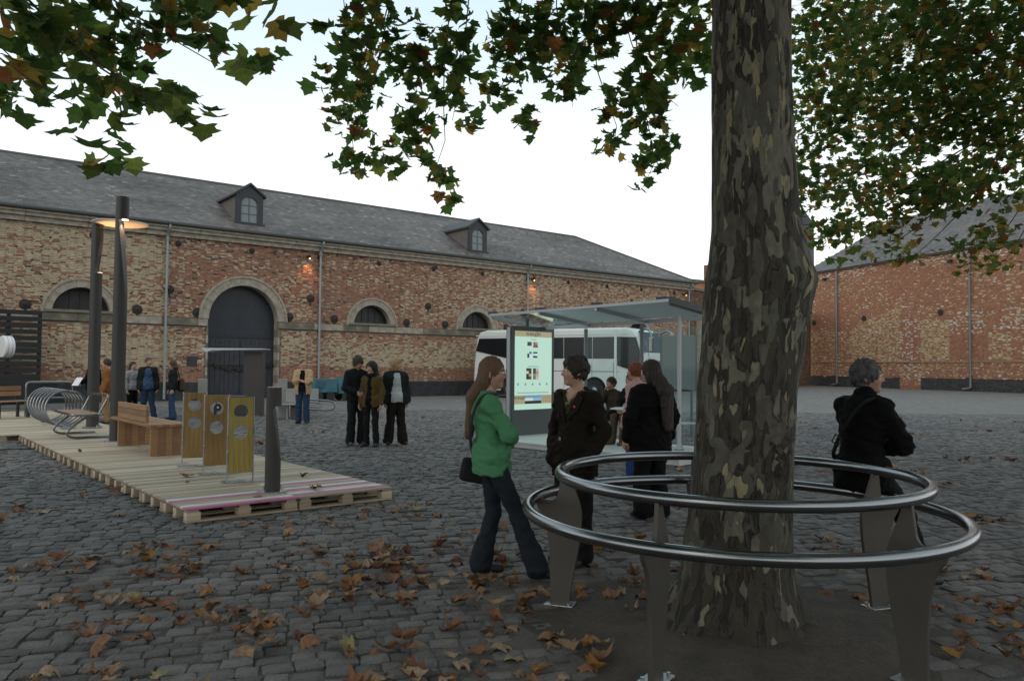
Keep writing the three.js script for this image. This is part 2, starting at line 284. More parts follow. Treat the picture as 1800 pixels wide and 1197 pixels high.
      for (let x = -1.5; x < 1.5; x += 0.11) { y = clamp(y + (q() - 0.5) * 0.22, 1.35, 1.8); orn.push(rb(mix(0.1, 0.24, q()), mix(0.05, 0.2, q()), 0.05, 0.015, o.x + x, y, -0.38, 0, 0, (q() - 0.5) * 0.8, 1)); orn.push(bx(0.14, 0.035, 0.03, o.x + x, 1.56, -0.38)); }
      obj('door_ornament', orn, M.iron, b);
      for (const s of [-1, 1]) for (let k = 0; k < 9; k++) obj('jamb_stone', rb(0.1, 0.355, 0.5, 0.01, o.x + s * (o.r + 0.045), 0.2 + k * 0.36, -0.17, 0, 0, 0, 1), k % 2 ? M.stone : M.stoneDark, b);
    }
  }
  // iron wall ties
  const tie = (x, y, r) => { const g = [place(new THREE.LatheGeometry([[0.001, 0.075], [r * 0.25, 0.07], [r * 0.35, 0.045], [r * 0.9, 0.035], [r, 0.02], [r, 0]].map(p => new THREE.Vector2(...p)).reverse(), 20), x, y, 0.022, Math.PI / 2)]; if (r > 0.16) g.push(bx(0.06, 0.2, 0.03, x, y - r - 0.06, 0.04)); obj('wall_tie', g, M.iron, b); };
  for (let k = -4; k < 12; k++) tie(6 + k * 3.29 + (k % 2) * 0.05, 6.86, 0.13);
  for (const x of [-4.2, 2.4, 9.02, 15.48, 22.17, 28.7, 35.3]) tie(x, 4.82, 0.2);
  for (const x of [-2.9, 0.9, 3.7, 7.75, 10.21, 14.44, 16.75, 20.85, 23.27, 27.5, 30, 34.1]) tie(x, 3.84 + 0.04, 0.21);
  for (const x of [-5.2, 8.87, 15.92, 28.98, 43.7]) obj('downpipe', [cy(0.055, 0.055, 6.95, x, 3.55, 0.16, 12), tube([[x, 7.02, 0.16], [x, 7.2, 0.2], [x + 0.02, 7.42, 0.4], [x + 0.02, 7.62, 0.43]], 0.055, 14, 10), ...[0.9, 2.9, 4.9, 6.6].map(y => cy(0.075, 0.075, 0.07, x, y, 0.16, 12)), cy(0.085, 0.1, 0.14, x, 7.0, 0.16, 12)], M.zinc, b);
  obj('plaque', rb(0.44, 0.42, 0.03, 0.008, 10.02, 1.72, 0.03), mat([0.02, 0.025, 0.03], 0.3), b);
  // wall lamps, lit
  for (const x of [15.3, 29.35, 43.2]) {
    const l = obj('wall_lamp', [bx(0.1, 0.12, 0.1, x, 6.82, 0.05), tube([[x, 6.82, 0.08], [x, 6.88, 0.2], [x, 6.86, 0.3]], 0.02, 10, 8), cy(0.1, 0.05, 0.14, x, 6.82, 0.31, 14)], M.iron, b);
    obj('bulb', place(new THREE.SphereGeometry(0.035, 10, 8), x, 6.73, 0.31), mat([1, 0.7, 0.4], 0.5, { emissive: lin(1, 0.62, 0.3), emissiveIntensity: 5 }), l);
    const p = new THREE.SpotLight(0xffa860, 5, 4, 0.85, 0.7, 2); p.position.set(x, 6.7, 0.33); p.target.position.set(x, 5.2, 0.1); p.castShadow = true; b.add(p, p.target);
  }
  // roof: boarding under slates, hipped at the far end
  const slope = Math.atan2(RISE, DEPTH / 2), z0 = 0.42, ridgeZ = -DEPTH / 2, y0 = 7.66, rise = RISE + 0.02, run = z0 - ridgeZ;
  const rEnd = X1 - DEPTH / 2, mk = pts => { const g = new THREE.BufferGeometry(); g.setAttribute('position', new THREE.Float32BufferAttribute(pts.flat(), 3)); g.computeVertexNormals(); return g; };
  const A = [X0, y0, z0], B = [X1 + 0.4, y0, z0], C = [rEnd, y0 + rise, ridgeZ], D = [X0, y0 + rise, ridgeZ], E2 = [X1 + 0.4, y0, 2 * ridgeZ - z0], F = [X0, y0, 2 * ridgeZ - z0];
  obj('roof', [mk([A, B, C, A, C, D]), mk([B, E2, C]), mk([E2, F, D, E2, D, C]), mk([A, D, F])].map(g => g), M.slateBase, b);
  const sp = [], q = rng(31), st = 0.17, sw = 0.24, len = Math.hypot(rise, run), aS = Math.atan2(rise, run);
  for (let i = 0, l = 0.06; l < len; l += st, i++) { const f = l / len, xr = mix(X1 + 0.4, rEnd, f); for (let x = X0 + (i & 1) * sw / 2; x < xr; x += sw) { const n = fbm(x * 0.35, l * 0.9, 4, 0, 50); sp.push([x, y0 + rise * f + 0.03, z0 - run * f, (0.06 + 0.06 * q() + 0.09 * (n - 0.45)) * (q() < 0.05 ? 1.8 : 1), (q() - 0.5) * 0.02]); } }
  slates(b, sp, sw, st, aS, M.slate);
  obj('ridge', [cy(0.1, 0.1, rEnd - X0, (rEnd + X0) / 2, y0 + rise + 0.02, ridgeZ, 8, 0, 0, Math.PI / 2), tube([C, B].map(p => V(p[0], p[1] + 0.03, p[2])), 0.08, 2, 8)], mat([0.09, 0.09, 0.088], 0.75), b);
  // dormers
  for (const x of [12.6, 25.75]) {
    const zf = -0.55, yb = y0 + rise * (z0 - zf) / run - 0.1, wv = 1.25, hh = 1.35, ytop = yb + hh + 0.12, zb = z0 - run * ((ytop - y0) / rise);
    const d = obj('dormer', [bx(wv, hh + 0.2, zf - zb - 0.02, x, yb + hh / 2, (zf + zb) / 2 - 0.02)], mat([1, 1, 1], 0.8, { map: mottle([0.13, 0.115, 0.1], 0.25, 39) }), b);
    const gp = [[-wv / 2 - 0.14, ytop - 0.1], [0, ytop + 0.46], [wv / 2 + 0.14, ytop - 0.1], [wv / 2 + 0.14, ytop], [0, ytop + 0.56], [-wv / 2 - 0.14, ytop]];
    const zb2 = z0 - run * ((ytop + 0.5 - y0) / rise) - 0.1;
    obj('dormer_roof', ext(gp, zf + 0.22 - zb2).translate(x, 0, zb2), M.slate.clone(), d).material.color.setRGB(0.055, 0.055, 0.058);
    const fw = wv / 2 + 0.02, op = [...arc(0, yb + 0.95, 0.4, 0, Math.PI, 14), [-0.4, yb + 0.14], [0.4, yb + 0.14]];
    obj('dormer_front', ext([[-fw, yb - 0.14], [fw, yb - 0.14], [fw, ytop - 0.02], [0, ytop + 0.44], [-fw, ytop - 0.02]], 0.1, 0, [op]).translate(x, 0, zf), mat([0.024, 0.03, 0.034], 0.5), d);
    obj('dormer_sill', bx(wv + 0.16, 0.09, 0.2, x, yb + 0.07, zf + 0.12), mat([0.024, 0.03, 0.034], 0.5), d);
    for (let i = 0; i < 2; i++) for (let k = 0; k < 3; k++) obj('pane', bx(0.385, 0.385, 0.012, x - 0.2 + i * 0.4, yb + 0.36 + k * 0.4, zf + 0.03), M.glassPale, d);
    obj('glazing_bar', [bx(0.04, 1.3, 0.03, x, yb + 0.75, zf + 0.05), ...[0.56, 0.95].map(y => bx(0.8, 0.035, 0.03, x, yb + y, zf + 0.05)), bx(0.06, 1.15, 0.05, x - 0.39, yb + 0.6, zf + 0.045), bx(0.06, 1.15, 0.05, x + 0.39, yb + 0.6, zf + 0.045)], mat([0.1, 0.12, 0.13], 0.5), d);
  }
  // slatted screen before the first bay
  const f = thing('slat_screen', 'tall black timber slat screen in front of the brick hall', 'screen', [-22.02, 0, -28.17], THREE.MathUtils.degToRad(38));
  for (let y = 0.1, i = 0; y < 3.5; i++) { const h = y < 0.95 || (y > 1.95 && y < 2.2) ? 0.2 : 0.17; obj('slat', bx(9.6, h, 0.04, -0.62, y + h / 2, 0.95), M.blackWood, f); y += h + (y < 0.85 || (y > 1.85 && y < 2.1) ? 0.012 : 0.075); }
  for (const x of [4.12, 3.1, 1.35, -0.4, -2.2, -4, -5.2]) obj('post', bx(0.12, 3.55, 0.12, x, 1.78, 0.86), M.blackWood, f);
}
{ // tall orange brick building on the right
  const b = thing('brick_warehouse', 'tall orange-red brick building with grey slate roof on the right', 'building', [51.87, 0, -18.36], THREE.MathUtils.degToRad(-70.5));
  const X0 = -65.2, X1 = -26, EAVE = 11.35;
  obj('wall', [bx(X1 - X0, EAVE, 0.6, (X0 + X1) / 2, EAVE / 2, -0.33), bx(0.6, EAVE, 12, X0 + 0.3, EAVE / 2, -6.6)], M.mortarRed, b);
  const inR = (x, y, a, c, y0, y1) => x > a && x < c && y > y0 && y < y1;
  const colour = (x, y, r, q, t) => {
    const n = fbm(x * 0.2 + 9, y * 0.28, 4, 0, 17), e = 0.6 * (n - 0.5);
    let cream = 0.06 + 0.5 * (n - 0.5);
    if (inR(x + e, y, -58.9, -53.1, 2.3, 5.6 + (x + 58.9) * 0.28)) cream = 0.5;
    if (inR(x, y, -50.9, -48.1, 2.4, 5.7 + e * 2)) cream = 0.6;
    if (inR(x + e, y, -44.6, -42.6, 2.5, 4.6)) cream = 0.45;
    if (y < 2.3 && y > 1.2) cream = Math.max(cream, 0.22);
    if (y < 5.5 && x < -59) cream = Math.max(cream, 0.35 + 0.5 * (n - 0.5));
    let wht = inR(x, y, -53.1, -50.9, 0.8, 6) ? 0.16 : inR(x, y, -48, -45, 4.6, 6.3) || inR(x, y, -43.5, -38, 4, 6.4) ? 0.2 : y > 10.4 && n > 0.5 ? 0.2 : 0.025;
    if (y < 0.95 + 0.35 * (n - 0.4) && !inR(x, y, -53.1, -50.9, 0, 2)) { const k = mix(0.03, 0.075, q); return [k, k, k]; }
    if (t < wht) { const k = mix(0.75, 1.1, q); return [0.62 * k, 0.58 * k, 0.52 * k]; }
    if (r < cream) { const k = mix(0.75, 1.2, q); return [0.5 * k, 0.38 * k, 0.22 * k]; }
    const k = mix(0.75, 1.2, q); return [mix(0.33, 0.38, t) * k, mix(0.17, 0.16, t) * k, mix(0.105, 0.09, t) * k];
  };
  bricks(b, 'bricks', brickField(X0, X1, 0, EAVE - 0.1, () => false, colour, 9, 0.26, 0.09), 0.247, 0.078, 0.05, M.brick);
  obj('ledge', bx(X1 - X0, 0.08, 0.1, (X0 + X1) / 2, 2.35, 0.05), M.mortarRed, b);
  obj('eaves', [bx(X1 - X0 + 0.2, 0.14, 0.3, (X0 + X1) / 2, EAVE - 0.02, 0.1)], mat([0.1, 0.09, 0.08], 0.8), b);
  for (const x of [-60.56, -46.02, -31.5]) obj('downpipe', [cy(0.09, 0.09, 10.9, x, 5.75, 0.2, 12), ...[1.5, 4.5, 7.5, 10.2].map(y => cy(0.12, 0.12, 0.1, x, y, 0.2, 12)), tube([[x, 0.5, 0.2], [x - 0.05, 0.25, 0.22], [x - 0.7, 0.14, 0.24]], 0.09, 12, 10)], mat([0.2, 0.19, 0.19], 0.55, { metalness: 0.3 }), b);
  for (const [x, y] of [[-57.2, 6.4], [-48.85, 6.44], [-63.85, 6.3], [-40.2, 6.4]]) obj('wall_tie', cy(0.25, 0.25, 0.1, x, y, 0.06, 14, Math.PI / 2), M.iron, b);
  for (const x of [-61.9, -47.6]) obj('flood_lamp', [bx(0.3, 0.28, 0.3, x, 10.5, 0.45), bx(0.06, 0.06, 0.4, x, 10.6, 0.2)], M.iron, b);
  const y0 = EAVE + 0.06, run = 6.4, rise = 5.1, z0 = 0.3, aS = Math.atan2(rise, run), len = Math.hypot(rise, run), q = rng(45), sp = [], sw = 0.3, st = 0.22;
  const mk = pts => { const g = new THREE.BufferGeometry(); g.setAttribute('position', new THREE.Float32BufferAttribute(pts.flat(), 3)); g.computeVertexNormals(); return g; };
  const A = [X0 - 0.1, y0, z0], B = [X1, y0, z0], C = [X1, y0 + rise, z0 - run], D = [X0 + 5.6, y0 + rise, z0 - run], E2 = [X0 - 0.1, y0, z0 - 2 * run], F = [X1, y0, z0 - 2 * run];
  obj('roof', [mk([A, B, C, A, C, D]), mk([A, D, E2]), mk([E2, D, C, E2, C, F]), mk([B, F, C])], M.slateBase, b);
  for (let i = 0, l = 0.06; l < len; l += st, i++) { const f = l / len, xl = mix(X0 - 0.1, X0 + 5.6, f); for (let x = xl + (i & 1) * sw / 2; x < X1; x += sw) sp.push([x, y0 + rise * f + 0.03, z0 - run * f, 0.075 + 0.06 * q() + 0.06 * (fbm(x * 0.3, l, 3) - 0.5)]); }
  slates(b, sp, sw, st, aS, M.slate);
}
{ // lower wall closing the corner, with a pale stone gate pier
  const a = V(12.6, 0, -55.2), c = V(30.2, 0, -78.6), dx = c.x - a.x, dz = c.z - a.z, L = Math.hypot(dx, dz);
  const w = thing('corner_wall', 'dark red brick wall closing the corner behind the tree', 'wall', [a.x, 0, a.z], Math.atan2(-dz, dx));
  obj('wall_core', bx(L, 7.2, 0.5, L / 2, 3.6, -0.3), M.mortarRed, w);
  bricks(w, 'bricks', brickField(0, L, 0, 7.1, () => false, (x, y, r, q) => { const k = mix(0.5, 1.1, q); return r < 0.12 ? [0.4 * k, 0.32 * k, 0.2 * k] : [0.22 * k, 0.12 * k, 0.08 * k]; }, 23), 0.212, 0.063, 0.05, M.brick);
  obj('coping', bx(L, 0.16, 0.75, L / 2, 7.28, -0.2), M.stoneDark, w);
  for (let k = 0; k < 12; k++) obj('pier_stone', rb(1.5, 0.46, 0.5, 0.02, 1.9, 0.24 + k * 0.47, 0.06, 0, 0, 0, 1), M.stone, w);
  obj('gate_panel', bx(2.4, 4.6, 0.1, 4.1, 2.3, 0.02), mat([0.3, 0.26, 0.2], 0.7), w);
  const o = thing('rear_house', 'small orange brick house with chimney rising behind the corner wall', 'house', [14.4, 0, -62], 0.6);
  obj('wall', bx(5, 8.2, 4, 0, 4.1, 0), mat([1, 1, 1], 0.9, { map: mottle([0.42, 0.2, 0.1], 0.2, 47) }), o);
  obj('chimney', bx(0.9, 2.2, 0.9, 0.9, 8.7, 1.2), mat([1, 1, 1], 0.9, { map: mottle([0.2, 0.12, 0.08], 0.3, 48) }), o);
  obj('parapet', bx(5.2, 0.2, 4.2, 0, 8.3, 0), M.stoneDark, o);
  const t = thing('slate_turret', 'slim grey slate turret far behind the plane tree', 'tower', [49.5, 0, -132], 0.4);
  obj('shaft', bx(2.4, 26, 2.4, 0, 13, 0), mat([0.1, 0.1, 0.11], 0.8), t);
  obj('cap', place(new THREE.ConeGeometry(1.9, 3, 4), 0, 27.5, 0, 0, Math.PI / 4), M.slateBase, t);
}
// ---------------------------------------------------------------- plane trees
const leafOutline = (() => { const h = [[0.04, 0], [0.3, -0.05], [0.56, 0.02], [0.44, 0.17], [0.55, 0.3], [0.84, 0.44], [0.62, 0.5], [0.4, 0.55], [0.44, 0.7], [0.22, 0.8], [0.0, 1.06]]; return [...h, ...h.slice(0, -1).reverse().map(([x, y]) => [-x * 0.97, y + 0.01])]; })();
function leafGeo(curl, crumple, seed, rings = 1) {   // a five-lobed leaf, unit size, base at the origin
  const n = leafOutline.length, pos = [], idx = [], c = [0, 0.38], r = rng(seed), ph = r() * 9, P = [];
  const bend = (x, y) => [x, y, curl * (0.55 * x * x + 0.35 * (y - 0.4) ** 2) - 0.1 * Math.abs(x) + crumple * (noise3(x * 2.6 + ph, y * 2.6, ph) - 0.5)];
  pos.push(...bend(...c));
  for (let k = 1; k <= rings; k++) for (const [x, y] of leafOutline) { const f = k / rings; pos.push(...bend(mix(c[0], x, f), mix(c[1], y, f))); }
  for (let i = 0; i < n; i++) { const j = (i + 1) % n; idx.push(0, 1 + i, 1 + j); for (let k = 1; k < rings; k++) { const a = 1 + (k - 1) * n, b = 1 + k * n; idx.push(a + i, b + i, b + j, a + i, b + j, a + j); } }
  const g = new THREE.BufferGeometry(); g.setAttribute('position', new THREE.Float32BufferAttribute(pos, 3)); g.setIndex(idx); g.computeVertexNormals();
  const uv = []; for (let i = 0; i < pos.length; i += 3) uv.push(pos[i] * 0.5 + 0.5, pos[i + 1]); g.setAttribute('uv', new THREE.Float32BufferAttribute(uv, 2)); return g;
}
const veins = tex(128, 128, (u, v) => { const x = Math.abs(u - 0.5) * 2, y = v; const d = Math.min(x, Math.abs(y - 0.1 - x * 0.62) * 0.8, Math.abs(y - 0.02 - x * 0.1) * 0.8, Math.abs(y - 0.45 - x * 0.9) * 0.9); const k = 0.82 + 0.3 * sstep(0.03, 0, d) + 0.3 * (fbm(u * 10, v * 10, 3, 0, 4) - 0.5); return [k * 0.8, k * 0.8, k * 0.8]; });
const leafMat = new THREE.MeshPhysicalMaterial({ color: 0xffffff, roughness: 0.85, specularIntensity: 0.4, map: veins, transmission: 0.5, thickness: 0, side: THREE.DoubleSide });
const leafG = [leafGeo(-0.35, 0.12, 1), leafGeo(-0.7, 0.2, 2), leafGeo(0.2, 0.2, 3)];
const leafTint = (r, q, autumn) => { const k = mix(1.1, 2.1, q); if (r < autumn * 0.3) return [0.22 * k, 0.09 * k, 0.025 * k]; if (r < autumn) return [0.34 * k, 0.24 * k, 0.045 * k]; if (r < autumn + 0.3) return [0.14 * k, 0.185 * k, 0.036 * k]; return [0.07 * k, 0.135 * k, 0.027 * k]; };
const barkBranch = mat([1, 1, 1], 0.9, { map: mottle([0.075, 0.065, 0.045], 0.5, 57), bumpMap: grit, bumpScale: 0.01 });
function taper(pts, r0, r1, seg, rs = 8) {   // a tube that thins
  const c = new THREE.CatmullRomCurve3(pts), g = new THREE.TubeGeometry(c, seg, 1, rs), p = g.attributes.position;
  for (let i = 0; i <= seg; i++) { const q = c.getPointAt(i / seg), r = mix(r0, r1, Math.pow(i / seg, 0.8)); for (let j = 0; j <= rs; j++) { const k = i * (rs + 1) + j; p.setXYZ(k, q.x + (p.getX(k) - q.x) * r, q.y + (p.getY(k) - q.y) * r, q.z + (p.getZ(k) - q.z) * r); } }
  g.computeVertexNormals(); return g;
}
const leafM = (R, p, size, hang = 0.5) => { const e = new THREE.Euler(mix(-1, 1, R()) * 0.9 + Math.PI * (0.5 + 0.45 * hang), R() * Math.PI * 2, mix(-1, 1, R()) * 0.7, 'YXZ'); return new THREE.Matrix4().compose(p, new THREE.Quaternion().setFromEuler(e), V(1, 1, 1).multiplyScalar(size)); };
const inFrame = (p, m = 0.25) => { const d = -p.z; return d > 0.4 && Math.abs(p.x) < d * 0.67 + m && (p.y - 1.6) / d < 0.49 + m / d; };
function addLeaves(tree, items, singles = 0) {   // items: {m: Matrix4, c: rgb, g: variant}
  if (singles) { const tones = {}; for (const it of items.slice(0, singles)) { const key = it.c.map(v => Math.round(v * 30)).join(); const mt = tones[key] ??= (() => { const m = leafMat.clone(); m.color.setRGB(...it.c); return m; })(); const o = new THREE.Mesh(leafG[it.g], mt); o.name = 'leaf'; it.m.decompose(o.position, o.quaternion, o.scale); tree.add(o); } }
  for (let k = 0; k < 3; k++) { const l = items.slice(singles).filter(i => i.g === k); if (!l.length) continue; const im = new THREE.InstancedMesh(leafG[k], leafMat, l.length), c = new THREE.Color(); l.forEach((it, i) => { im.setMatrixAt(i, it.m); im.setColorAt(i, c.setRGB(...it.c)); }); im.name = 'crown'; im.userData.kind = 'stuff'; tree.add(im); }
}
function spray(items, R, [x, y, d, rx, ry], size, dens, autumn, jit) {
  const n = Math.max(4, Math.round(Math.PI * rx * ry / (size * size * 0.46) * dens));
  for (let i = 0; i < n; i++) { const a = R() * 6.283, q = Math.sqrt(R()); const p = V(x + Math.cos(a) * q * rx * 1.05, y + Math.sin(a) * q * ry * 1.05 + size * 0.35, -d + (R() - 0.5) * jit); items.push({ m: leafM(R, p, size * mix(0.65, 1.15, R()), 0.6), c: leafTint(R(), R(), autumn), g: Math.floor(R() * 3) }); }
}
function crown(items, R, cx, cyy, cz, rx, ry, n, size, autumn, keep) {
  for (let i = 0; i < n; ) { const a = R() * 6.283, u = R() * 2 - 1, r = Math.cbrt(mix(0.15, 1, R())); const s = Math.sqrt(1 - u * u); const p = V(cx + rx * r * s * Math.cos(a), cyy + ry * r * u, cz + rx * r * s * Math.sin(a)); const cl = noise3(p.x * 0.7, p.z * 0.7, p.y * 0.9, 5); i++; if (cl < 0.36 || !keep(p)) continue; items.push({ m: leafM(R, p, size * mix(0.7, 1.15, R()), 0.35), c: leafTint(R(), R(), autumn), g: Math.floor(R() * 3) }); }
}
const farSprays = [[-1.4, 5.02, 7.42, 0.24, 0.16], [-1.66, 4.67, 7.19, 0.12, 0.09], [-1.45, 4.78, 7.71, 0.2, 0.23], [-1.72, 4.24, 7.28, 0.16, 0.17], [-1.39, 4.19, 7.12, 0.11, 0.29], [-1.02, 4.7, 7.72, 0.24, 0.35], [-1.86, 4.26, 8.65, 0.23, 0.15], [-1.76, 3.82, 8.44, 0.22, 0.11], [-1.07, 4.18, 8.38, 0.17, 0.37], [-1.2, 3.59, 7.4, 0.15, 0.1], [-0.69, 3.41, 7.97, 0.12, 0.13], [-0.76, 3.5, 7.5, 0.1, 0.1], [-0.59, 4.08, 7.31, 0.15, 0.19], [-0.38, 3.89, 7.19, 0.1, 0.06], [-0.57, 4.74, 7.39, 0.19, 0.37], [-0.18, 4.69, 8.67, 0.25, 0.11], [0.06, 5.24, 8.49, 0.37, 0.42], [0.17, 4.28, 8.45, 0.12, 0.12], [0.66, 5.26, 8.44, 0.46, 0.37], [0.44, 4.43, 7.35, 0.24, 0.16], [0.56, 4.21, 7.56, 0.13, 0.07], [1.3, 4.37, 8.13, 0.36, 0.27], [1.03, 3.95, 8.32, 0.18, 0.07], [1.55, 3.97, 8.54, 0.21, 0.22], [1.44, 3.63, 8.58, 0.09, 0.06], [1.7, 4.5, 7.16, 0.14, 0.31], [1.62, 5.3, 8.09, 0.44, 0.22], [1.12, 5.38, 8.21, 0.36, 0.18], [1.52, 4.86, 7.91, 0.23, 0.23]];
const nearSprays = [[-3.02, 3.6, 4.78, 0.21, 0.3], [-3.27, 3.31, 5.07, 0.13, 0.1], [-2.66, 3.21, 4.69, 0.12, 0.08], [-2.97, 3.93, 5.53, 0.3, 0.29], [-2.79, 3.49, 5.47, 0.13, 0.11], [-2.69, 3.16, 5.15, 0.08, 0.09], [-2.66, 2.91, 4.9, 0.13, 0.07], [-2.5, 3.51, 5.51, 0.16, 0.1], [-2.13, 3.25, 5.17, 0.13, 0.06], [-2.52, 4.01, 5.48, 0.14, 0.22], [-2.22, 4.06, 5.45, 0.14, 0.14], [-2.01, 3.66, 5.11, 0.07, 0.08], [-1.85, 3.52, 5.01, 0.1, 0.04], [-1.75, 3.71, 5.2, 0.09, 0.1], [-1.81, 3.91, 5.03, 0.15, 0.08], [-1.48, 3.72, 4.76, 0.06, 0.05]];
const rightSprays = [[4.95, 7.15, 12.72, 0.42, 0.65], [6.72, 8.05, 14.75, 0.65, 0.75], [6.35, 6.71, 11.67, 0.6, 0.6], [7.31, 6.55, 11.69, 0.51, 0.77], [5.44, 6.25, 14.01, 0.41, 0.72], [5.74, 5.89, 12.62, 0.55, 0.64], [7.31, 6.24, 13.64, 0.65, 0.7], [8.31, 5.87, 13.38, 0.59, 0.78], [4.99, 4.72, 12.87, 0.36, 0.56], [6.92, 5.36, 15.49, 0.62, 0.57], [6.3, 4.59, 12.28, 0.45, 0.45], [7.62, 4.81, 13.15, 0.48, 0.38], [7.85, 4.52, 12.31, 0.31, 0.4], [5.54, 4.02, 14.03, 0.39, 0.23], [5.54, 3.92, 12.61, 0.37, 0.26], [6.34, 4.08, 12.92, 0.36, 0.28], [7.34, 3.79, 14.49, 0.23, 0.27], [6.93, 4.24, 12.78, 0.33, 0.23], [8.4, 3.89, 13.73, 0.45, 0.3], [9.35, 3.62, 15.12, 0.35, 0.13], [6.63, 4.42, 11.9, 0.43, 0.3], [5.2, 3.33, 11.75, 0.17, 0.12]];
{ // the plane tree inside the ring seat
  const t = thing('plane_tree', 'plane tree with flaking camouflage bark standing inside the steel ring seat', 'tree', [0, 0, 0]);
  const prof = [[-0.13, 0.84, 1.98], [0.05, 1.0, 1.83], [0.33, 1.08, 1.77], [0.69, 1.13, 1.765], [1.05, 1.17, 1.77], [1.41, 1.19, 1.79], [1.77, 1.22, 1.845], [1.99, 1.235, 1.885], [2.17, 1.25, 1.93], [2.32, 1.27, 1.88], [2.5, 1.28, 1.835], [2.69, 1.28, 1.81], [3.06, 1.28, 1.79], [3.61, 1.28, 1.78], [4.0, 1.29, 1.775], [5.0, 1.3, 1.76], [6.2, 1.3, 1.76]];
  const at = (y, k) => { let i = 1; while (i < prof.length - 1 && prof[i][0] < y) i++; const a = prof[i - 1], b = prof[i]; return mix(a[k], b[k], sm(clamp((y - a[0]) / (b[0] - a[0]))) * 0.5 + 0.5 * clamp((y - a[0]) / (b[0] - a[0]))); };
  const NS = 96, ys = []; for (let y = -0.12; y < 6.2; y += y < 4.1 ? 0.022 : 0.1) ys.push(y);
  const pos = [], uv = [], idx = [];
  for (const y of ys) for (let j = 0; j <= NS; j++) {
    const a = (j % NS) / NS * Math.PI * 2, l = at(y, 1), r = at(y, 2), cx = mix((l + r) / 2, 1.5, 0.4), c = Math.cos(a), s = Math.sin(a);
    let R = mix((r - l) / 2, c > 0 ? r - cx : cx - l, Math.abs(c) ** 1.5);
    R += 0.03 * sstep(0.7, 0, y) * Math.sin(a * 5 + 1) + 0.05 * sstep(0.35, -0.1, y) * Math.sin(a * 7 + 2.2);
    R += 0.022 * (noise3(c * 2.2, s * 2.2, y * 1.4, 3) - 0.5) + 0.012 * (noise3(c * 7, s * 7, y * 4, 8) - 0.5);
    const da = Math.atan2(Math.sin(a - 1.15), Math.cos(a - 1.15)), kx = da * 0.3, ky = y - 1.03, kr = Math.hypot(kx, ky * 0.62);   // the swirled scar that faces the camera
    R += 0.022 * Math.exp(-((kr / 0.14) ** 2)) * (1 + 1.1 * Math.sin(kr * 120 + ky * 30));
    pos.push(cx + c * R, y, TREE[1] + s * R); uv.push(j / NS, y / 4.2);
  }
  for (let i = 0; i < ys.length - 1; i++) for (let j = 0; j < NS; j++) { const a = i * (NS + 1) + j, b = a + NS + 1; idx.push(a, b, a + 1, a + 1, b, b + 1); }
  const g = new THREE.BufferGeometry(); g.setAttribute('position', new THREE.Float32BufferAttribute(pos, 3)); g.setAttribute('uv', new THREE.Float32BufferAttribute(uv, 2)); g.setIndex(idx); g.computeVertexNormals();
  const W = 768, Hh = 1536, lev = new Float32Array(W * Hh);
  const field = (u, v, sx, sy, seed) => { const x = u * sx, y = v * sy, wx = vnoise(x * 2.3, y * 2.3, 0, seed + 50) - 0.5; return fbm(x + wx * 0.35, y + (vnoise(x * 2.1 + 9, y * 2.1, 0, seed + 51) - 0.5) * 0.5, 3, 0, seed); };
  const wrap = (u, f) => u > 0.92 ? mix(f(u), f(u - 1), (u - 0.92) / 0.08) : f(u);
  const map = tex(W, Hh, (u, v, i, j) => {
    const n1 = wrap(u, x => field(x + 1, v, 24, 24, 3)), n2 = wrap(u, x => field(x + 1, v, 32, 27, 13)), n3 = wrap(u, x => field(x + 1, v, 40, 28, 23)), up = sstep(0.5, 0.75, v), lo = sstep(0.12, 0, v);
    const f = 0.62 + 0.75 * fbm(u * 70, v * 80, 4, 0, 33) + 0.3 * (hash(i, j, 3) - 0.5), cr = fbm(u * 90, v * 34, 3, 0, 39);
    let c = [0.05, 0.044, 0.031], h = 0.85 - 0.25 * (cr > 0.62 ? 1 : 0);
    if (cr > 0.58) c = c.map(x => x * 0.55); const ck = Math.abs(fbm(u * 46 + 3 * fbm(u * 9, v * 14, 2, 0, 61), v * 16, 3, 0, 62) - 0.5); if (ck < 0.012) { c = c.map(x => x * 0.45); h -= 0.3; }
    if (n1 > 0.56 + lo * 0.06) { c = vnoise(u * 40, v * 40, 0, 71) > 0.5 ? [0.1, 0.095, 0.075] : [0.085, 0.077, 0.056]; h = 0.6; }
    if (n2 > 0.66 - up * 0.06) { c = [0.155, 0.143, 0.106]; h = 0.35; }
    if (n3 > 0.735 - up * 0.1 + lo * 0.03) { c = n1 > 0.5 ? [0.29, 0.25, 0.145] : [0.22, 0.198, 0.13]; h = 0.15; }
    lev[j * W + i] = h * 0.8 + 0.25 * f; return c.map(x => x * f * 0.85);
  });
  const bump = tex(W, Hh, (u, v, i, j) => lev[j * W + i], { srgb: false });
  map.wrapT = THREE.MirroredRepeatWrapping; bump.wrapT = THREE.MirroredRepeatWrapping;
  obj('trunk', g, mat([1, 1, 1], 0.88, { map, bumpMap: bump, bumpScale: 0.028 }), t, true);
  const R = rng(88), items = [], top = V(1.53, 6.0, TREE[1]);
  const limbs = [[-3, 9, -3.5], [5.5, 9.4, -2.5], [3, 10, 0.5], [-1, 9.6, 0.2], [1.2, 8.6, -10.5], [5, 9, -9], [-2.4, 8.4, -8.6]];
  for (const l of limbs) { const e = V(...l), m = top.clone().lerp(e, 0.45).add(V(0, 0.9, 0)); obj('limb', taper([V(1.53, 5.5, TREE[1]), top.clone().lerp(m, 0.4).add(V(0, 0.2, 0)), m, e], 0.17, 0.05, 16), barkBranch, t); }
  // drooping sprays: leaves on thin twigs that come down from the far limbs
  nearLeaf(items, R);
  const first = items.length;
  for (const s of farSprays) spray(items, R, s, 0.122, 2.8, 0.1, 0.8);
  const twigs = [];
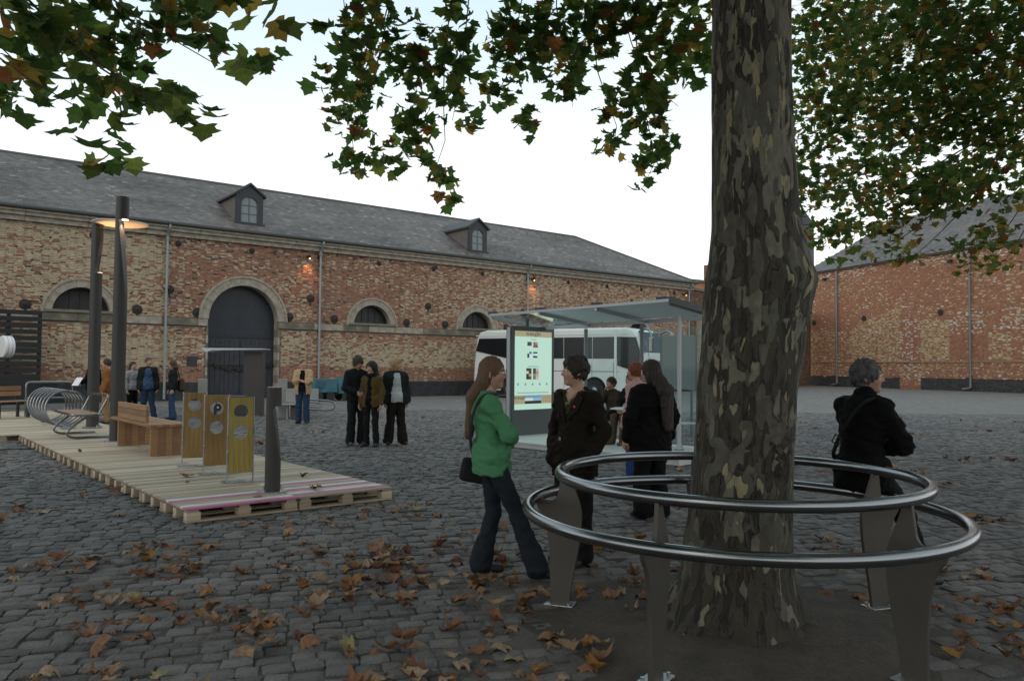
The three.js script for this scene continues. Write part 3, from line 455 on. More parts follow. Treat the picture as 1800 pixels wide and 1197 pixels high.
  for (const [x, y, d, rx, ry] of farSprays) twigs.push(taper([V(x + (R() - 0.5) * 0.1, y - ry * 0.8, -d), V(x + 0.05 + (R() - 0.5) * 0.15, y + 0.2, -d + 0.05), V(mix(x, 0.4, 0.1) + (R() - 0.5) * 0.3, y + 0.9, -d + 0.15), V(mix(x, 0.6, 0.3), 6.4, -d + 0.4), V(mix(x, 1, 0.5), 8, -8.6)], 0.0025, 0.014, 14, 5));
  for (const tg of twigs) if (R() < 0.5) obj('twig', tg, barkBranch, t);
  items.sort((a, b) => b.m.elements[14] - a.m.elements[14]);
  const vis = items.length;
  crown(items, R, 1.4, 9, -5, 8.2, 4.2, 13000, 0.26, 0.14, p => !inFrame(p, 0.35));
  addLeaves(t, items, Math.min(300, vis));
  console.log('leaves', vis, items.length);
}
function nearLeaf() {}
function sideTree(label, x, z, cr, n, autumn, keep, sprays, jit, size, dens, seed, singles = 0) {
  const t = thing('plane_tree', label, 'tree', [0, 0, 0]), R = rng(seed), items = [];
  obj('trunk', taper([V(x, -0.1, z), V(x + 0.05, 2, z), V(x, 4.5, z + 0.05), V(x + 0.1, 7.5, z)], 0.4, 0.2, 20, 20), mat([1, 1, 1], 0.88, { map: mottle([0.13, 0.12, 0.085], 0.75, 58, 5), bumpMap: grit, bumpScale: 0.01 }), t);
  for (let k = 0; k < 6; k++) { const a = k * 1.05 + seed, e = V(x + Math.cos(a) * cr * 0.75, 8.6 + R() * 1.5, z + Math.sin(a) * cr * 0.75); if (inFrame(e)) continue; obj('limb', taper([V(x, 4.8 + R(), z), V(x, 6, z).lerp(e, 0.45).add(V(0, 0.8, 0)), e], 0.15, 0.04, 14), barkBranch, t); }
  for (const s of sprays) {
    spray(items, R, s, size, dens, autumn, jit);
    if (R() < (size > 0.13 ? 0.35 : 0.8)) { const [sx, sy, d] = s; obj('twig', taper([V(sx, sy - s[4] * 0.7, -d), V(mix(sx, x, 0.12), sy + 0.25, mix(-d, z, 0.12)), V(mix(sx, x, 0.45), mix(sy, 8, 0.32) + 0.3, mix(-d, z, 0.4)), V(mix(sx, x, 0.8), Math.max(sy + 0.6, 6.4), mix(-d, z, 0.8))], 0.003, 0.022, 16, 6), barkBranch, t); }
  }
  items.sort((a, b) => b.m.elements[14] - a.m.elements[14]);
  crown(items, R, x, 8.8, z, cr, 4.2, n, size < 0.13 ? 0.15 : 0.26, autumn, keep);
  addLeaves(t, items, singles);
}
sideTree('plane tree beyond the seated woman, dense yellowing crown hanging over the right', 11.2, -13.4, 6.4, 16000, 0.2, p => { const d = -p.z, u = p.x / d, v = (p.y - 1.6) / d; return !inFrame(p, 0.3) || (u > 0.375 && v > 0.235 + 0.1 * fbm(u * 14, v * 14, 2)); }, rightSprays, 1.6, 0.125, 2.4, 5, 300);
sideTree('plane tree whose large leaves hang into the upper left corner', -6.6, -3.2, 6, 6000, 0.09, p => !inFrame(p, 0.35), nearSprays, 0.5, 0.145, 3.0, 6, 290);
sideTree('plane tree behind the viewer', -0.5, 6.5, 6.5, 7000, 0.14, p => !inFrame(p, 0.35) && p.z > -1.5, [], 0.5, 0.2, 1, 7);
// ---------------------------------------------------------------- steel ring seat round the tree
{
  const t = thing('ring_seat', 'round double-rail steel leaning seat encircling the plane tree', 'seat', [TREE[0], 0, TREE[1]]);
  const ring = (R, y, r) => new THREE.TorusGeometry(R, r, 20, 160).rotateX(Math.PI / 2).translate(0, y, 0);
  obj('lower_rail', ring(1.31, 0.71, 0.036), M.steel, t);
  obj('upper_rail', ring(1.105, 0.925, 0.034), M.steel, t);
  const s = new THREE.Shape();
  s.moveTo(1.07, 0.012); s.lineTo(1.2, 0.012); s.bezierCurveTo(1.2, 0.25, 1.2, 0.5, 1.26, 0.6); s.bezierCurveTo(1.285, 0.63, 1.3, 0.65, 1.3, 0.69);
  s.lineTo(1.26, 0.7); s.bezierCurveTo(1.2, 0.68, 1.155, 0.7, 1.145, 0.76); s.lineTo(1.125, 0.91); s.lineTo(1.088, 0.91); s.bezierCurveTo(1.055, 0.8, 1.0, 0.7, 0.99, 0.62); s.bezierCurveTo(0.985, 0.4, 1.05, 0.25, 1.07, 0.012);
  const plate = new THREE.ExtrudeGeometry(s, { depth: 0.02, bevelEnabled: true, bevelThickness: 0.003, bevelSize: 0.003, bevelSegments: 1, curveSegments: 14 }).translate(0, 0, -0.01);
  for (let k = 0; k < 5; k++) {
    const a = Math.PI / 2 - Math.PI / 5 + k * Math.PI * 2 / 5;   // first leg front-right
    const l = obj('leg', plate.clone().rotateY(-a), M.satin, t);
    obj('foot_plate', [rb(0.2, 0.012, 0.13, 0.004, 1.135, 0.006, 0, 0, 0, 0, 1).rotateY(-a), ...[-1, 1].map(q => cy(0.012, 0.012, 0.02, 1.135 + q * 0.07, 0.02, 0.04 * q, 6).rotateY(-a))], M.galv, l);
  }
}
// ---------------------------------------------------------------- pallet deck and the furniture shown on it
const DK = { o: [-3.25, -7.85], turn: 0.7016, h: 0.15 };
const dv = [0.764, -0.645], du = [-0.645, -0.764];   // deck axes on the ground: across, along
const onDeck = (v, u, y = DK.h) => [DK.o[0] + v * dv[0] + u * du[0], y, DK.o[1] + v * dv[1] + u * du[1]];
{
  const planks = [0, 1, 2, 3].map(k => mat([1, 1, 1], 0.75, { map: woodTex([[0.44, 0.36, 0.26], [0.39, 0.315, 0.225], [0.48, 0.405, 0.3], [0.35, 0.285, 0.205]][k], 0.3, 110 + k), bumpMap: grain, bumpScale: 0.003 }));
  const whiteP = mat([1, 1, 1], 0.6, { map: mottle([0.62, 0.61, 0.6], 0.15, 120) }), pinkP = mat([1, 1, 1], 0.6, { map: mottle([0.45, 0.15, 0.25], 0.2, 121) });
  const R = rng(404), plankG = [0, 1, 2].map(k => metric(rb(1.195, 0.022, 0.098, 0.003, k * 3.1, 0, k * 1.7, 0, 0, 0, 1)).translate(-k * 3.1, 0, -k * 1.7)), wideG = metric(rb(1.195, 0.022, 0.14, 0.003, 0, 0, 0, 0, 0, 0, 1));
  const blockG = metric(rb(0.14, 0.08, 0.1, 0.004, 0, 0, 0, 0, 0, 0, 1)), runnerG = metric(new THREE.BoxGeometry(0.1, 0.02, 0.79)), footG = metric(new THREE.BoxGeometry(1.19, 0.02, 0.095));
  const add = (g, m, p, n, x, y, z, sz = 1) => { const o = new THREE.Mesh(g, m); o.name = n; o.position.set(x, y, z); o.scale.z = sz; p.add(o); };
  const stripes = { '0,0': [2, 1, 0, 0, 2, 1, 0], '0,1': [0, 2, 1, 0, 2, 1, 0], '1,1': [0, 2, 1, 0, 0, 0, 0] };
  for (let i = 0; i < 24; i++) for (let j = 0; j < 2; j++) {
    const far = i > 12, off = far ? -0.34 : 0, [x, , z] = onDeck(0.6 + j * 1.205 + off, 0.4 + i * 0.805, 0);
    const p = thing('pallet', i === 0 ? (j ? 'pink and white striped pallet at the near right corner of the deck' : 'pink and white striped pallet at the near left corner of the deck') : (j ? 'pale slatted timber pallet in the right-hand row of the long deck' : 'pale slatted timber pallet in the left-hand row of the long deck'), 'pallet', [x, far ? -0.012 : 0, z], DK.turn + (R() - 0.5) * 0.004, j ? 'right-hand row of deck pallets' : 'left-hand row of deck pallets');
    const n = 7;
    for (let k = 0; k < n; k++) {
      const zz = 0.4 - 0.05 - k * (0.7 / (n - 1)), st = i < 2 ? stripes[i + ',' + j]?.[k] : 0;
      if (st) { add(plankG[0], st === 1 ? whiteP : pinkP, p, 'plank', 0, DK.h - 0.011, zz); }
      else add(plankG[Math.floor(R() * 3)], planks[Math.floor(R() * 4)], p, 'plank', (R() - 0.5) * 0.006, DK.h - 0.011 - R() * 0.002, zz + (R() - 0.5) * 0.006);
    }
    for (const zz of [-0.345, 0, 0.345]) { for (const xx of [-0.52, 0, 0.52]) add(blockG, planks[Math.floor(R() * 4)], p, 'block', xx, 0.064, zz); add(footG, planks[1], p, 'bottom_board', 0, 0.0125, zz); }
    for (const xx of [-0.52, 0, 0.52]) add(runnerG, planks[3], p, 'stringer_board', xx, 0.1155, 0);
  }
}
function notched(r, h, head, cut, c0, rs = 36, flip = false, rTop = r) {   // a post of height h whose side is cut away in a long wedge below the head
  const ys = [0, 0.01]; for (let i = 1; i <= 30; i++) ys.push(cut * 0 + i / 30 * (h - head)); ys.push(h - head + 0.001); ys.push(h); ys.sort((a, b) => a - b);
  const pos = [], idx = [], lim = y => { if (flip) return y > head && y < h ? mix(c0, r, sstep(0, 1, (y - head) / cut)) : r; return y < h - head && y > h - head - cut ? mix(r, c0, (y - (h - head - cut)) / cut) : r; };
  const rad = y => mix(r, rTop, y / h);
  const rings = []; const eps = 0.0005, keys = flip ? [0, head - eps, head + eps, ...Array.from({ length: 14 }, (_, i) => head + cut * (i + 1) / 14), h] : [0, h - head - cut, ...Array.from({ length: 14 }, (_, i) => h - head - cut + cut * (i + 1) / 14 - eps), h - head + eps, h];
  for (const y of keys) rings.push(y);
  for (const y of rings) for (let j = 0; j < rs; j++) { const a = j / rs * Math.PI * 2, R = rad(y); pos.push(Math.min(Math.cos(a) * R, lim(y) * R / r), y, Math.sin(a) * R); }
  for (let i = 0; i < rings.length - 1; i++) for (let j = 0; j < rs; j++) { const a = i * rs + j, b = i * rs + (j + 1) % rs; idx.push(a, a + rs, b, b, a + rs, b + rs); }
  const top = pos.length / 3; pos.push(0, h, 0); const L = (rings.length - 1) * rs; for (let j = 0; j < rs; j++) idx.push(top, L + (j + 1) % rs, L + j);
  const g = new THREE.BufferGeometry(); g.setAttribute('position', new THREE.Float32BufferAttribute(pos, 3)); g.setIndex(idx); return toCreasedNormals(g, 0.6);
}
const flange = (t, r, turn = 0) => { obj('base_plate', cy(r, r, 0.014, 0, 0.007, 0, 28), M.galv, t); for (let k = 0; k < 4; k++) { const a = turn + k * Math.PI / 2 + 0.6; obj('bolt', [cy(0.018, 0.018, 0.02, Math.cos(a) * r * 0.82, 0.024, Math.sin(a) * r * 0.82, 6), cy(0.009, 0.009, 0.05, Math.cos(a) * r * 0.82, 0.035, Math.sin(a) * r * 0.82, 8)], M.bolt, t); } };
{
  const b = thing('bollard_lamp', 'short dark bollard with notched head at the near end of the deck', 'bollard', onDeck(1.12, 0.52), 0.1);
  obj('post', notched(0.088, 1.19, 0.215, 0.62, 0.0, 40, false, 0.084), M.lampPost, b); flange(b, 0.17);
  obj('top_cap', cy(0.08, 0.08, 0.006, 0, 1.193, 0, 32), M.galv, b);
  const a = thing('lamp_post', 'taller dark lamp post, lit under its notched head, nearer on the deck', 'lamp post', onDeck(1.2, 7.8), 0.1);
  obj('pole', notched(0.125, 4.58, 0.42, 1.45, -0.02, 40, false, 0.117), M.lampPost, a); flange(a, 0.21);
  const ar = 0.1; obj('lamp_lens', cy(0.055, 0.055, 0.012, 0.05, 4.148, 0, 16), mat([1, 0.9, 0.75], 0.4, { emissive: lin(1, 0.8, 0.55), emissiveIntensity: 6 }), a);
  const sa = new THREE.SpotLight(0xffd9a8, 5, 8, 0.9, 0.6, 2); sa.position.set(0.05, 4.13, 0); sa.target.position.set(0.35, 0, 0); sa.castShadow = true; a.add(sa, sa.target);
  const c = thing('disc_lamp_post', 'stepped dark lamp post carrying a pale glowing disc reflector', 'lamp post', onDeck(1.58, 11.55), 0.1);
  obj('pole', notched(0.127, 4.6, 3.5, 0.95, 0.01, 40, true, 0.12), M.lampPost, c); flange(c, 0.21);
  const disc = new THREE.LatheGeometry([[0.001, 0.0], [0.3, 0.004], [0.55, 0.022], [0.59, 0.035], [0.585, 0.05], [0.3, 0.05], [0.001, 0.05]].map(p => new THREE.Vector2(...p)), 48);
  obj('disc_reflector', place(disc, 0.5, 4.6, 0.02, 0, 0, 0), mat([0.75, 0.72, 0.66], 0.5), c);
  obj('uplight_lens', cy(0.05, 0.05, 0.01, 0.075, 3.507, 0, 16), mat([1, 0.85, 0.65], 0.4, { emissive: lin(1, 0.72, 0.42), emissiveIntensity: 3 }), c);
  const sc = new THREE.SpotLight(0xffc080, 12, 4, 0.5, 0.5, 2); sc.position.set(0.085, 3.53, 0); sc.target.position.set(0.5, 4.6, 0.02); sc.castShadow = true; c.add(sc, sc.target);
}
const timber = [0, 1].map(k => mat([1, 1, 1], 0.6, { map: woodTex([[0.33, 0.185, 0.09], [0.27, 0.14, 0.07]][k], 0.45, 130 + k) }));
{ // three waste-sorting boards
  const woods = [[0.26, 0.165, 0.055], [0.245, 0.15, 0.05], [0.28, 0.215, 0.05]];
  const names = ['brown board with two round holes, farthest of the three sign boards', 'brown board whose upper hole frames a round emblem, middle of three', 'yellowish board with two round holes, nearest of the three sign boards'];
  [[1.17, 3.39], [1.13, 2.39], [1.12, 1.51]].forEach(([v, u], i) => {
    const t = thing('sign_board', names[i], 'sign', onDeck(v, u), 0.44, 'perforated timber sign boards');
    const w = 0.29, y0 = 0.11, h = 0.93, circ = (y, r) => arc(0, y, r, 0, Math.PI * 2, 30).slice(0, -1).reverse();
    obj('board', ext([[-w / 2, y0], [w / 2, y0], [w / 2, y0 + h], [-w / 2, y0 + h]], 0.042, 0.003, [circ(0.865, 0.085), circ(0.61, 0.085)]).translate(0, 0, -0.02), mat([1, 1, 1], 0.65, { map: (() => { const x = woodTex(woods[i], 0.5, 140 + i); x.rotation = Math.PI / 2; return x; })() }), t);
    for (const s of [-1, 1]) obj('steel_edge', bx(0.014, y0 + h, 0.05, s * (w / 2 + 0.0085), (y0 + h) / 2 + 0.008, 0), M.galv, t);
    obj('base_plate', rb(0.5, 0.01, 0.24, 0.003, 0.04, 0.005, 0, 0, 0, 0, 1), M.galv, t);
    if (i === 1) {
      obj('emblem', [place(new THREE.TorusGeometry(0.032, 0.017, 8, 24), 0.012, 0.875, 0), bx(0.034, 0.1, 0.03, -0.022, 0.83, 0)], mat([0.03, 0.04, 0.042], 0.6), t);
      obj('emblem_dot', cy(0.012, 0.012, 0.03, 0.012, 0.875, 0, 12, Math.PI / 2), M.white, t);
    }
  });
}
{ // timber bench with a short back
  const t = thing('timber_bench', 'warm brown timber bench with slab legs and low plank backrest', 'bench', onDeck(0, 0), DK.turn), P = (v, u) => [v, -u];
  for (const u of [4.9, 6.85]) for (let k = 0; k < 5; k++) obj('leg_plank', rb(0.108, 0.45, 0.06, 0.004, 1.05 + k * 0.11, 0.226, -u, 0, 0, 0, 1), timber[k % 2], t);
  for (let k = 0; k < 6; k++) obj('seat_plank', rb(0.094, 0.045, 2.45, 0.005, 1.01 + k * 0.097, 0.475, -6.02, 0, 0, 0, 1), timber[(k + 1) % 2], t);
  for (let k = 0; k < 3; k++) obj('back_plank', rb(0.045, 0.088, 1.75, 0.005, 1.05, 0.545 + k * 0.092, -6.15, 0, 0, 0, 1), timber[k % 2], t);
  for (const u of [5.5, 6.8]) obj('back_bracket', bx(0.03, 0.3, 0.05, 1.09, 0.62, -u), M.galv, t);
}
{ // tube bench
  const t = thing('tube_bench', 'chrome tube bench with slatted seat between the two lamp posts', 'bench', onDeck(0.85, 9.2), DK.turn);
  for (const z of [-0.62, 0.62]) obj('side_frame', tube([[0.42, 0.03, z], [0.1, 0.03, z], [-0.22, 0.035, z], [-0.33, 0.12, z], [-0.24, 0.24, z], [0.05, 0.44, z], [0.3, 0.47, z]], 0.024, 40, 10), M.steel, t);
  obj('seat_rail', tube([[-0.28, 0.47, -0.75], [-0.28, 0.47, 0.75], [0.22, 0.47, 0.8], [0.22, 0.47, -0.8]], 0.024, 60, 10, true, 0.15), M.steel, t);
  for (let k = 0; k < 6; k++) obj('slat', rb(0.062, 0.025, 1.42, 0.004, -0.22 + k * 0.075, 0.475, 0, 0, 0, 0, 1), timber[0], t);
  obj('back_rail', tube([[0.22, 0.48, 0.6], [0.34, 0.74, 0.62], [0.37, 0.82, 0.5], [0.37, 0.82, -0.7], [0.34, 0.74, -0.85], [0.22, 0.48, -0.85]], 0.022, 60, 10, false, 0.3), M.steel, t);
  obj('floor_plate', [rb(0.3, 0.012, 0.12, 0.003, 0.3, 0.006, -0.62), rb(0.3, 0.012, 0.12, 0.003, 0.3, 0.006, 0.62)], M.galv, t);
}
{ // spiral bicycle rack
  const t = thing('spiral_bike_rack', 'spiral coil steel bicycle rack on the deck', 'bike rack', onDeck(1.1, 11.6), DK.turn), pts = [], N = 7;
  for (let i = 0; i <= N * 28; i++) { const a = i / 28 * Math.PI * 2; pts.push(V(Math.sin(a) * 0.4, 0.42 + Math.cos(a) * 0.4, -i / (N * 28) * 2.7)); }
  obj('coil', tube(pts, 0.024, N * 44, 8), M.steel, t);
  obj('floor_rail', [rb(0.1, 0.02, 2.6, 0.004, 0, 0.01, -1.25), rb(0.26, 0.016, 0.3, 0.004, 0, 0.008, 0), rb(0.26, 0.016, 0.3, 0.004, 0, 0.008, -2.5)], M.galv, t);
  const s = thing('tube_stand', 'tall chrome hoop behind the spiral rack', 'bike stand', onDeck(1.5, 16.2), DK.turn);
  obj('hoop', tube([[-0.55, 0, 0], [-0.55, 0.8, 0], [-0.47, 0.92, 0], [0.47, 0.92, 0], [0.55, 0.8, 0], [0.55, 0, 0]], 0.03, 50, 10, false, 0.25), M.steel, s); obj('cross_bar', cy(0.02, 0.02, 1.1, 0, 0.5, 0, 10, 0, 0, Math.PI / 2), M.steel, s);
  const b = thing('far_bench', 'small dark-legged bench with wooden back at the far end of the deck', 'bench', onDeck(0.55, 16.0), DK.turn + 0.5);
  for (let k = 0; k < 3; k++) obj('seat_slat', rb(1.0, 0.03, 0.13, 0.004, 0, 0.43, -0.15 + k * 0.15, 0, 0, 0, 1), timber[0], b);
  for (let k = 0; k < 2; k++) obj('back_slat', rb(1.0, 0.12, 0.03, 0.004, 0, 0.62 + k * 0.14, -0.26, 0, 0, 0, 1), timber[k], b);
  for (const x of [-0.4, 0.4]) { for (const z of [-0.22, 0.18]) obj('leg', bx(0.06, 0.42, 0.06, x, 0.21, z), M.darkPaint, b); obj('back_post', bx(0.05, 0.42, 0.03, x, 0.63, -0.285), M.darkPaint, b); }
}
{ // round white double-sided sign by the screen
  const t = thing('drum_sign', 'white drum-shaped lamp sign hung before the black slat screen', 'sign', [-16.9, 0, -26.0], 0.95);
  obj('drum', [place(new THREE.LatheGeometry([[0, -0.15], [0.34, -0.15], [0.37, -0.12], [0.37, 0.12], [0.34, 0.15], [0, 0.15]].map(p => new THREE.Vector2(...p)), 40), 0, 2.12, 0, 0, 0, Math.PI / 2)], M.white, t);
  for (const x of [-0.06, 0.06]) obj('band', place(new THREE.TorusGeometry(0.371, 0.008, 6, 40), x, 2.12, 0, 0, Math.PI / 2), M.galv, t);
  obj('bracket', [bx(0.04, 0.04, 1.2, 0, 2.5, -0.5), bx(0.04, 2.6, 0.04, 0, 1.3, -1.1)], M.darkPaint, t);
}
{ // things standing on the setts beyond the deck
  const k = thing('metal_kiosk', 'dark metal column with thin roof plate and counter before the arched door', 'kiosk', [-8.35, 0, -24.6], 0.12);
  obj('column', rb(0.55, 2.0, 0.5, 0.01, 0.22, 1.0, 0), mat([0.06, 0.055, 0.055], 0.5, { metalness: 0.3 }), k);
  obj('lower_box', rb(0.8, 0.5, 0.5, 0.01, -0.1, 0.25, 0.02), mat([0.05, 0.05, 0.052], 0.5, { metalness: 0.3 }), k);
  obj('roof_plate', ext([[-1.15, -0.05], [-0.95, 0.0], [0.62, 0.04], [0.62, 0.07], [-1.3, 0.07]], 0.9, 0).translate(0, 2.03, -0.4), mat([0.5, 0.52, 0.53], 0.4, { metalness: 0.4 }), k);
  obj('counter', [rb(1.05, 0.03, 0.6, 0.01, -0.45, 0.62, 0.1)], M.steel, k);
  for (const x of [-0.85, 0.08]) obj('counter_leg', cy(0.018, 0.018, 0.6, x, 0.3, 0.3, 8), M.steel, k);
  for (let i = 0; i < 3; i++) obj('handle', tube([[0.1 + i * 0.09, 0.6, 0.27], [0.1 + i * 0.09, 0.45, 0.3], [0.1 + i * 0.09, 0.36 - i * 0.04, 0.27]], 0.012, 10, 6), M.steel, k);
  const gm = mat([1, 1, 1], 0.55, { metalness: 0.3, map: mottle([0.27, 0.275, 0.27], 0.15, 150) });
  const s1 = thing('concrete_slab_post', 'pale grey upright slab behind the timber sign boards', 'post', [-9.35, 0, -23.6], 0.3); obj('slab', rb(0.27, 1.15, 0.14, 0.015, 0, 0.575, 0), gm, s1); obj('foot', rb(0.4, 0.03, 0.26, 0.008, 0, 0.015, 0), M.galv, s1);
  const s = thing('grey_slab_bench', 'grey metal bench with upright slab and backrest beside the tan-jacketed man', 'bench', [-6.55, 0, -23.2], 0.2);
  obj('upright', rb(0.26, 1.18, 0.12, 0.012, -0.28, 0.59, -0.35), gm, s); obj('backrest', rb(0.95, 0.42, 0.05, 0.012, 0.3, 0.68, -0.2, -0.12), gm, s);
  obj('seat', rb(1.25, 0.05, 0.46, 0.015, 0.1, 0.43, 0.04), gm, s); obj('pedestal', rb(0.42, 0.4, 0.34, 0.01, 0.2, 0.2, 0), mat([0.07, 0.06, 0.055], 0.8), s); obj('support', rb(0.05, 0.4, 0.3, 0.008, -0.1, 0.2, 0.02), gm, s);
  const c = thing('paperclip_rail', 'chrome paperclip-shaped rail beside the grey slab bench', 'rail', [-5.55, 0, -22.6], 0.2);
  obj('clip', tube([[-0.5, 0.33, 0], [0.1, 0.3, 0], [0.36, 0.32, 0], [0.42, 0.43, 0], [0.36, 0.54, 0], [0.1, 0.58, 0], [-0.5, 0.6, 0]], 0.026, 60, 10, false, 0.4), M.steel, c);
  obj('inner_clip', tube([[-0.5, 0.4, 0], [-0.05, 0.38, 0], [0.06, 0.44, 0], [-0.05, 0.5, 0], [-0.5, 0.52, 0]], 0.02, 40, 10, false, 0.4), M.steel, c);
  obj('stem', [cy(0.03, 0.03, 0.62, -0.5, 0.31, 0, 12), cy(0.12, 0.12, 0.015, -0.5, 0.008, 0, 20)], M.steel, c);
  const blue = mat([1, 1, 1], 0.65, { map: mottle([0.035, 0.12, 0.155], 0.5, 151) }), dk = mat([0.02, 0.02, 0.02], 0.8);
  const w = thing('mine_wagon', 'old blue industrial wagon on small wheels against the brick hall', 'wagon', [-7.95, 0, -35.6], 0.62);
  obj('body', [rb(1.2, 0.62, 0.8, 0.03, -0.75, 0.68, 0)], blue, w); obj('hopper', ext([[-0.1, 0.32], [0.95, 0.32], [1.25, 0.75], [1.05, 1.0], [0.25, 1.08], [-0.15, 0.85]], 0.85, 0.03).translate(0, 0, -0.42), blue, w);
  obj('hatch', [rb(0.35, 0.3, 0.06, 0.01, -0.95, 0.75, 0.42), rb(0.25, 0.22, 0.06, 0.01, 0.4, 0.7, 0.45)], mat([0.03, 0.09, 0.11], 0.7), w);
  obj('chassis', [bx(2.5, 0.1, 0.5, 0, 0.3, 0)], dk, w);
  for (const x of [-1.05, -0.5, 0.25, 0.75]) obj('wheel', [cy(0.2, 0.2, 0.08, x, 0.2, 0.42, 18, Math.PI / 2), cy(0.2, 0.2, 0.08, x, 0.2, -0.42, 18, Math.PI / 2)], dk, w);
}
// ---------------------------------------------------------------- glass shelter with lit poster case
{
  const t = thing('glass_shelter', 'glass-roofed waiting shelter on a white platform in front of the coach', 'shelter', [1.66, 0, -15.27], -0.796);
  const glass = new THREE.MeshPhysicalMaterial({ color: lin(0.86, 0.93, 0.93), roughness: 0.03, transmission: 1, thickness: 0, ior: 1.22 });
  const frosted = new THREE.MeshPhysicalMaterial({ color: lin(0.72, 0.76, 0.78), roughness: 0.6, transmission: 0.5, thickness: 0 });
  const grey = mat([0.16, 0.18, 0.185], 0.45, { metalness: 0.5 }), pale = mat([0.42, 0.44, 0.45], 0.4, { metalness: 0.4 });
  obj('platform', rb(5.0, 0.13, 1.9, 0.012, 0.02, 0.065, -0.02), mat([1, 1, 1], 0.55, { map: mottle([0.5, 0.52, 0.5], 0.12, 160) }), t);
  obj('platform_edge', rb(5.04, 0.035, 0.03, 0.006, 0.02, 0.112, 0.945), mat([0.6, 0.6, 0.56], 0.5), t);
  for (const [x, z, h] of [[1.8, -0.16, 2.56], [-0.95, -0.8, 2.42], [0.5, -0.8, 2.46], [2.0, -0.8, 2.5]]) { const p = obj('post', [cy(0.04, 0.04, h - 0.13, x, h / 2 + 0.065, z, 16)], x === 1.8 ? pale : grey, t); obj('post_foot', cy(0.085, 0.085, 0.014, x, 0.138, z, 20), grey, p); }
  const yl = x => 2.64 + 0.016 * x;   // the roof climbs a little towards the near end
  for (const [a, b2, m] of [[-2.25, -0.85, glass], [-0.83, 0.6, frosted], [0.62, 2.2, frosted]]) obj('roof_pane', [bx(b2 - a, 0.014, 1.5, (a + b2) / 2, 0, 0).applyMatrix4(new THREE.Matrix4().makeRotationFromEuler(new THREE.Euler(-0.1, 0, 0.016)).setPosition(0, 2.64, 0))], m, t);
  obj('front_beam', bx(4.48, 0.05, 0.06, -0.02, 2.715, 0.765, 0, 0, 0.016), pale, t);
  obj('rear_beam', bx(4.5, 0.075, 0.07, 0, 2.51, -0.8, 0, 0, 0.016), pale, t);
  for (const x of [-2.22, -0.84, 0.61, 2.2]) obj('roof_rib', bx(0.05, 0.07, 1.56, x, yl(x) - 0.045, 0, -0.1), x > 2 ? grey : pale, t);
  obj('roof_end', bx(0.05, 0.12, 1.58, 2.24, yl(2.2) + 0.0, 0, -0.1), mat([0.05, 0.055, 0.06], 0.5), t);
  for (const x of [-2.2, -0.84, 0.61, 2.05]) obj('clamp', rb(0.2, 0.06, 0.12, 0.01, x, yl(x) + 0.12, 0.73), mat([0.05, 0.055, 0.06], 0.5), t);
  for (const [a, b2] of [[-0.92, 0.46], [0.54, 1.96]]) obj('back_pane', bx(b2 - a, 2.1, 0.012, (a + b2) / 2, 1.36, -0.8), glass, t);
  for (let k = 0; k < 4; k++) obj('seat_slat', rb(2.5, 0.03, 0.09, 0.006, 0.55, 0.58, -0.72 + k * 0.1, 0, 0, 0, 1), pale, t);
  for (const x of [-0.5, 1.55]) obj('seat_bracket', [bx(0.04, 0.04, 0.42, x, 0.545, -0.57), bx(0.04, 0.44, 0.04, x, 0.34, -0.6)], grey, t);
  const mb = thing('map_board', 'blank grey notice board standing behind the shelter next to the tree', 'board', [3.92, 0, -18.3], -0.3);
  obj('panel', rb(0.8, 1.26, 0.06, 0.01, 0, 1.74, 0), mat([0.24, 0.26, 0.255], 0.55), mb); for (const x of [-0.41, 0.41]) obj('frame', bx(0.03, 1.3, 0.08, x, 1.74, 0), grey, mb); for (const x of [-0.3, 0.3]) obj('leg', cy(0.03, 0.03, 1.1, x, 0.55, 0, 10), grey, mb);
  // poster case
  const p = thing('poster_case', 'tall lit poster case glowing pale green at the end of the shelter', 'display', [1.66, 0, -15.27], -0.796);
  obj('case', [bx(0.2, 0.55, 1.3, -2.2, 0.405, -0.41), bx(0.2, 0.1, 1.3, -2.2, 2.43, -0.41), bx(0.2, 1.7, 0.06, -2.2, 1.53, 0.21), bx(0.2, 1.7, 0.06, -2.2, 1.53, -1.03), bx(0.02, 1.7, 1.18, -2.29, 1.53, -0.41), bx(0.05, 0.2, 0.05, -2.2, 2.57, -0.3)], mat([0.085, 0.1, 0.1], 0.45, { metalness: 0.3 }), p);
  for (const dz of [0.25, 0.27]) obj('edge_strip', bx(0.36 - dz, 2.3, 0.012, -2.2, 1.3, dz), pale, p);
  const cv = document.createElement('canvas'); cv.width = 512; cv.height = 870; const c = cv.getContext('2d');
  c.fillStyle = '#bfe6d4'; c.fillRect(0, 0, 512, 870); c.fillStyle = '#a89f7c'; c.fillRect(0, 0, 512, 62); c.fillStyle = '#1d2a26'; c.textAlign = 'center'; c.font = 'bold 54px serif'; c.fillText('waught', 256, 46);
  c.fillStyle = '#4d6a60'; c.font = '20px sans-serif'; for (const [y, w, n] of [[86, 70, 1], [388, 150, 1], [680, 420, 1]]) for (let x = 256 - w / 2; x < 256 + w / 2; x += 9) c.fillRect(x, y, 6, 9);
  const pic = (x, y, w, h, cols) => { const n = cols.length; cols.forEach((k, i) => { c.fillStyle = k; c.fillRect(x + (i % 2) * w / 2, y + Math.floor(i / 2) * h / (n / 2), w / 2 + 1, h / (n / 2) + 1); }); };
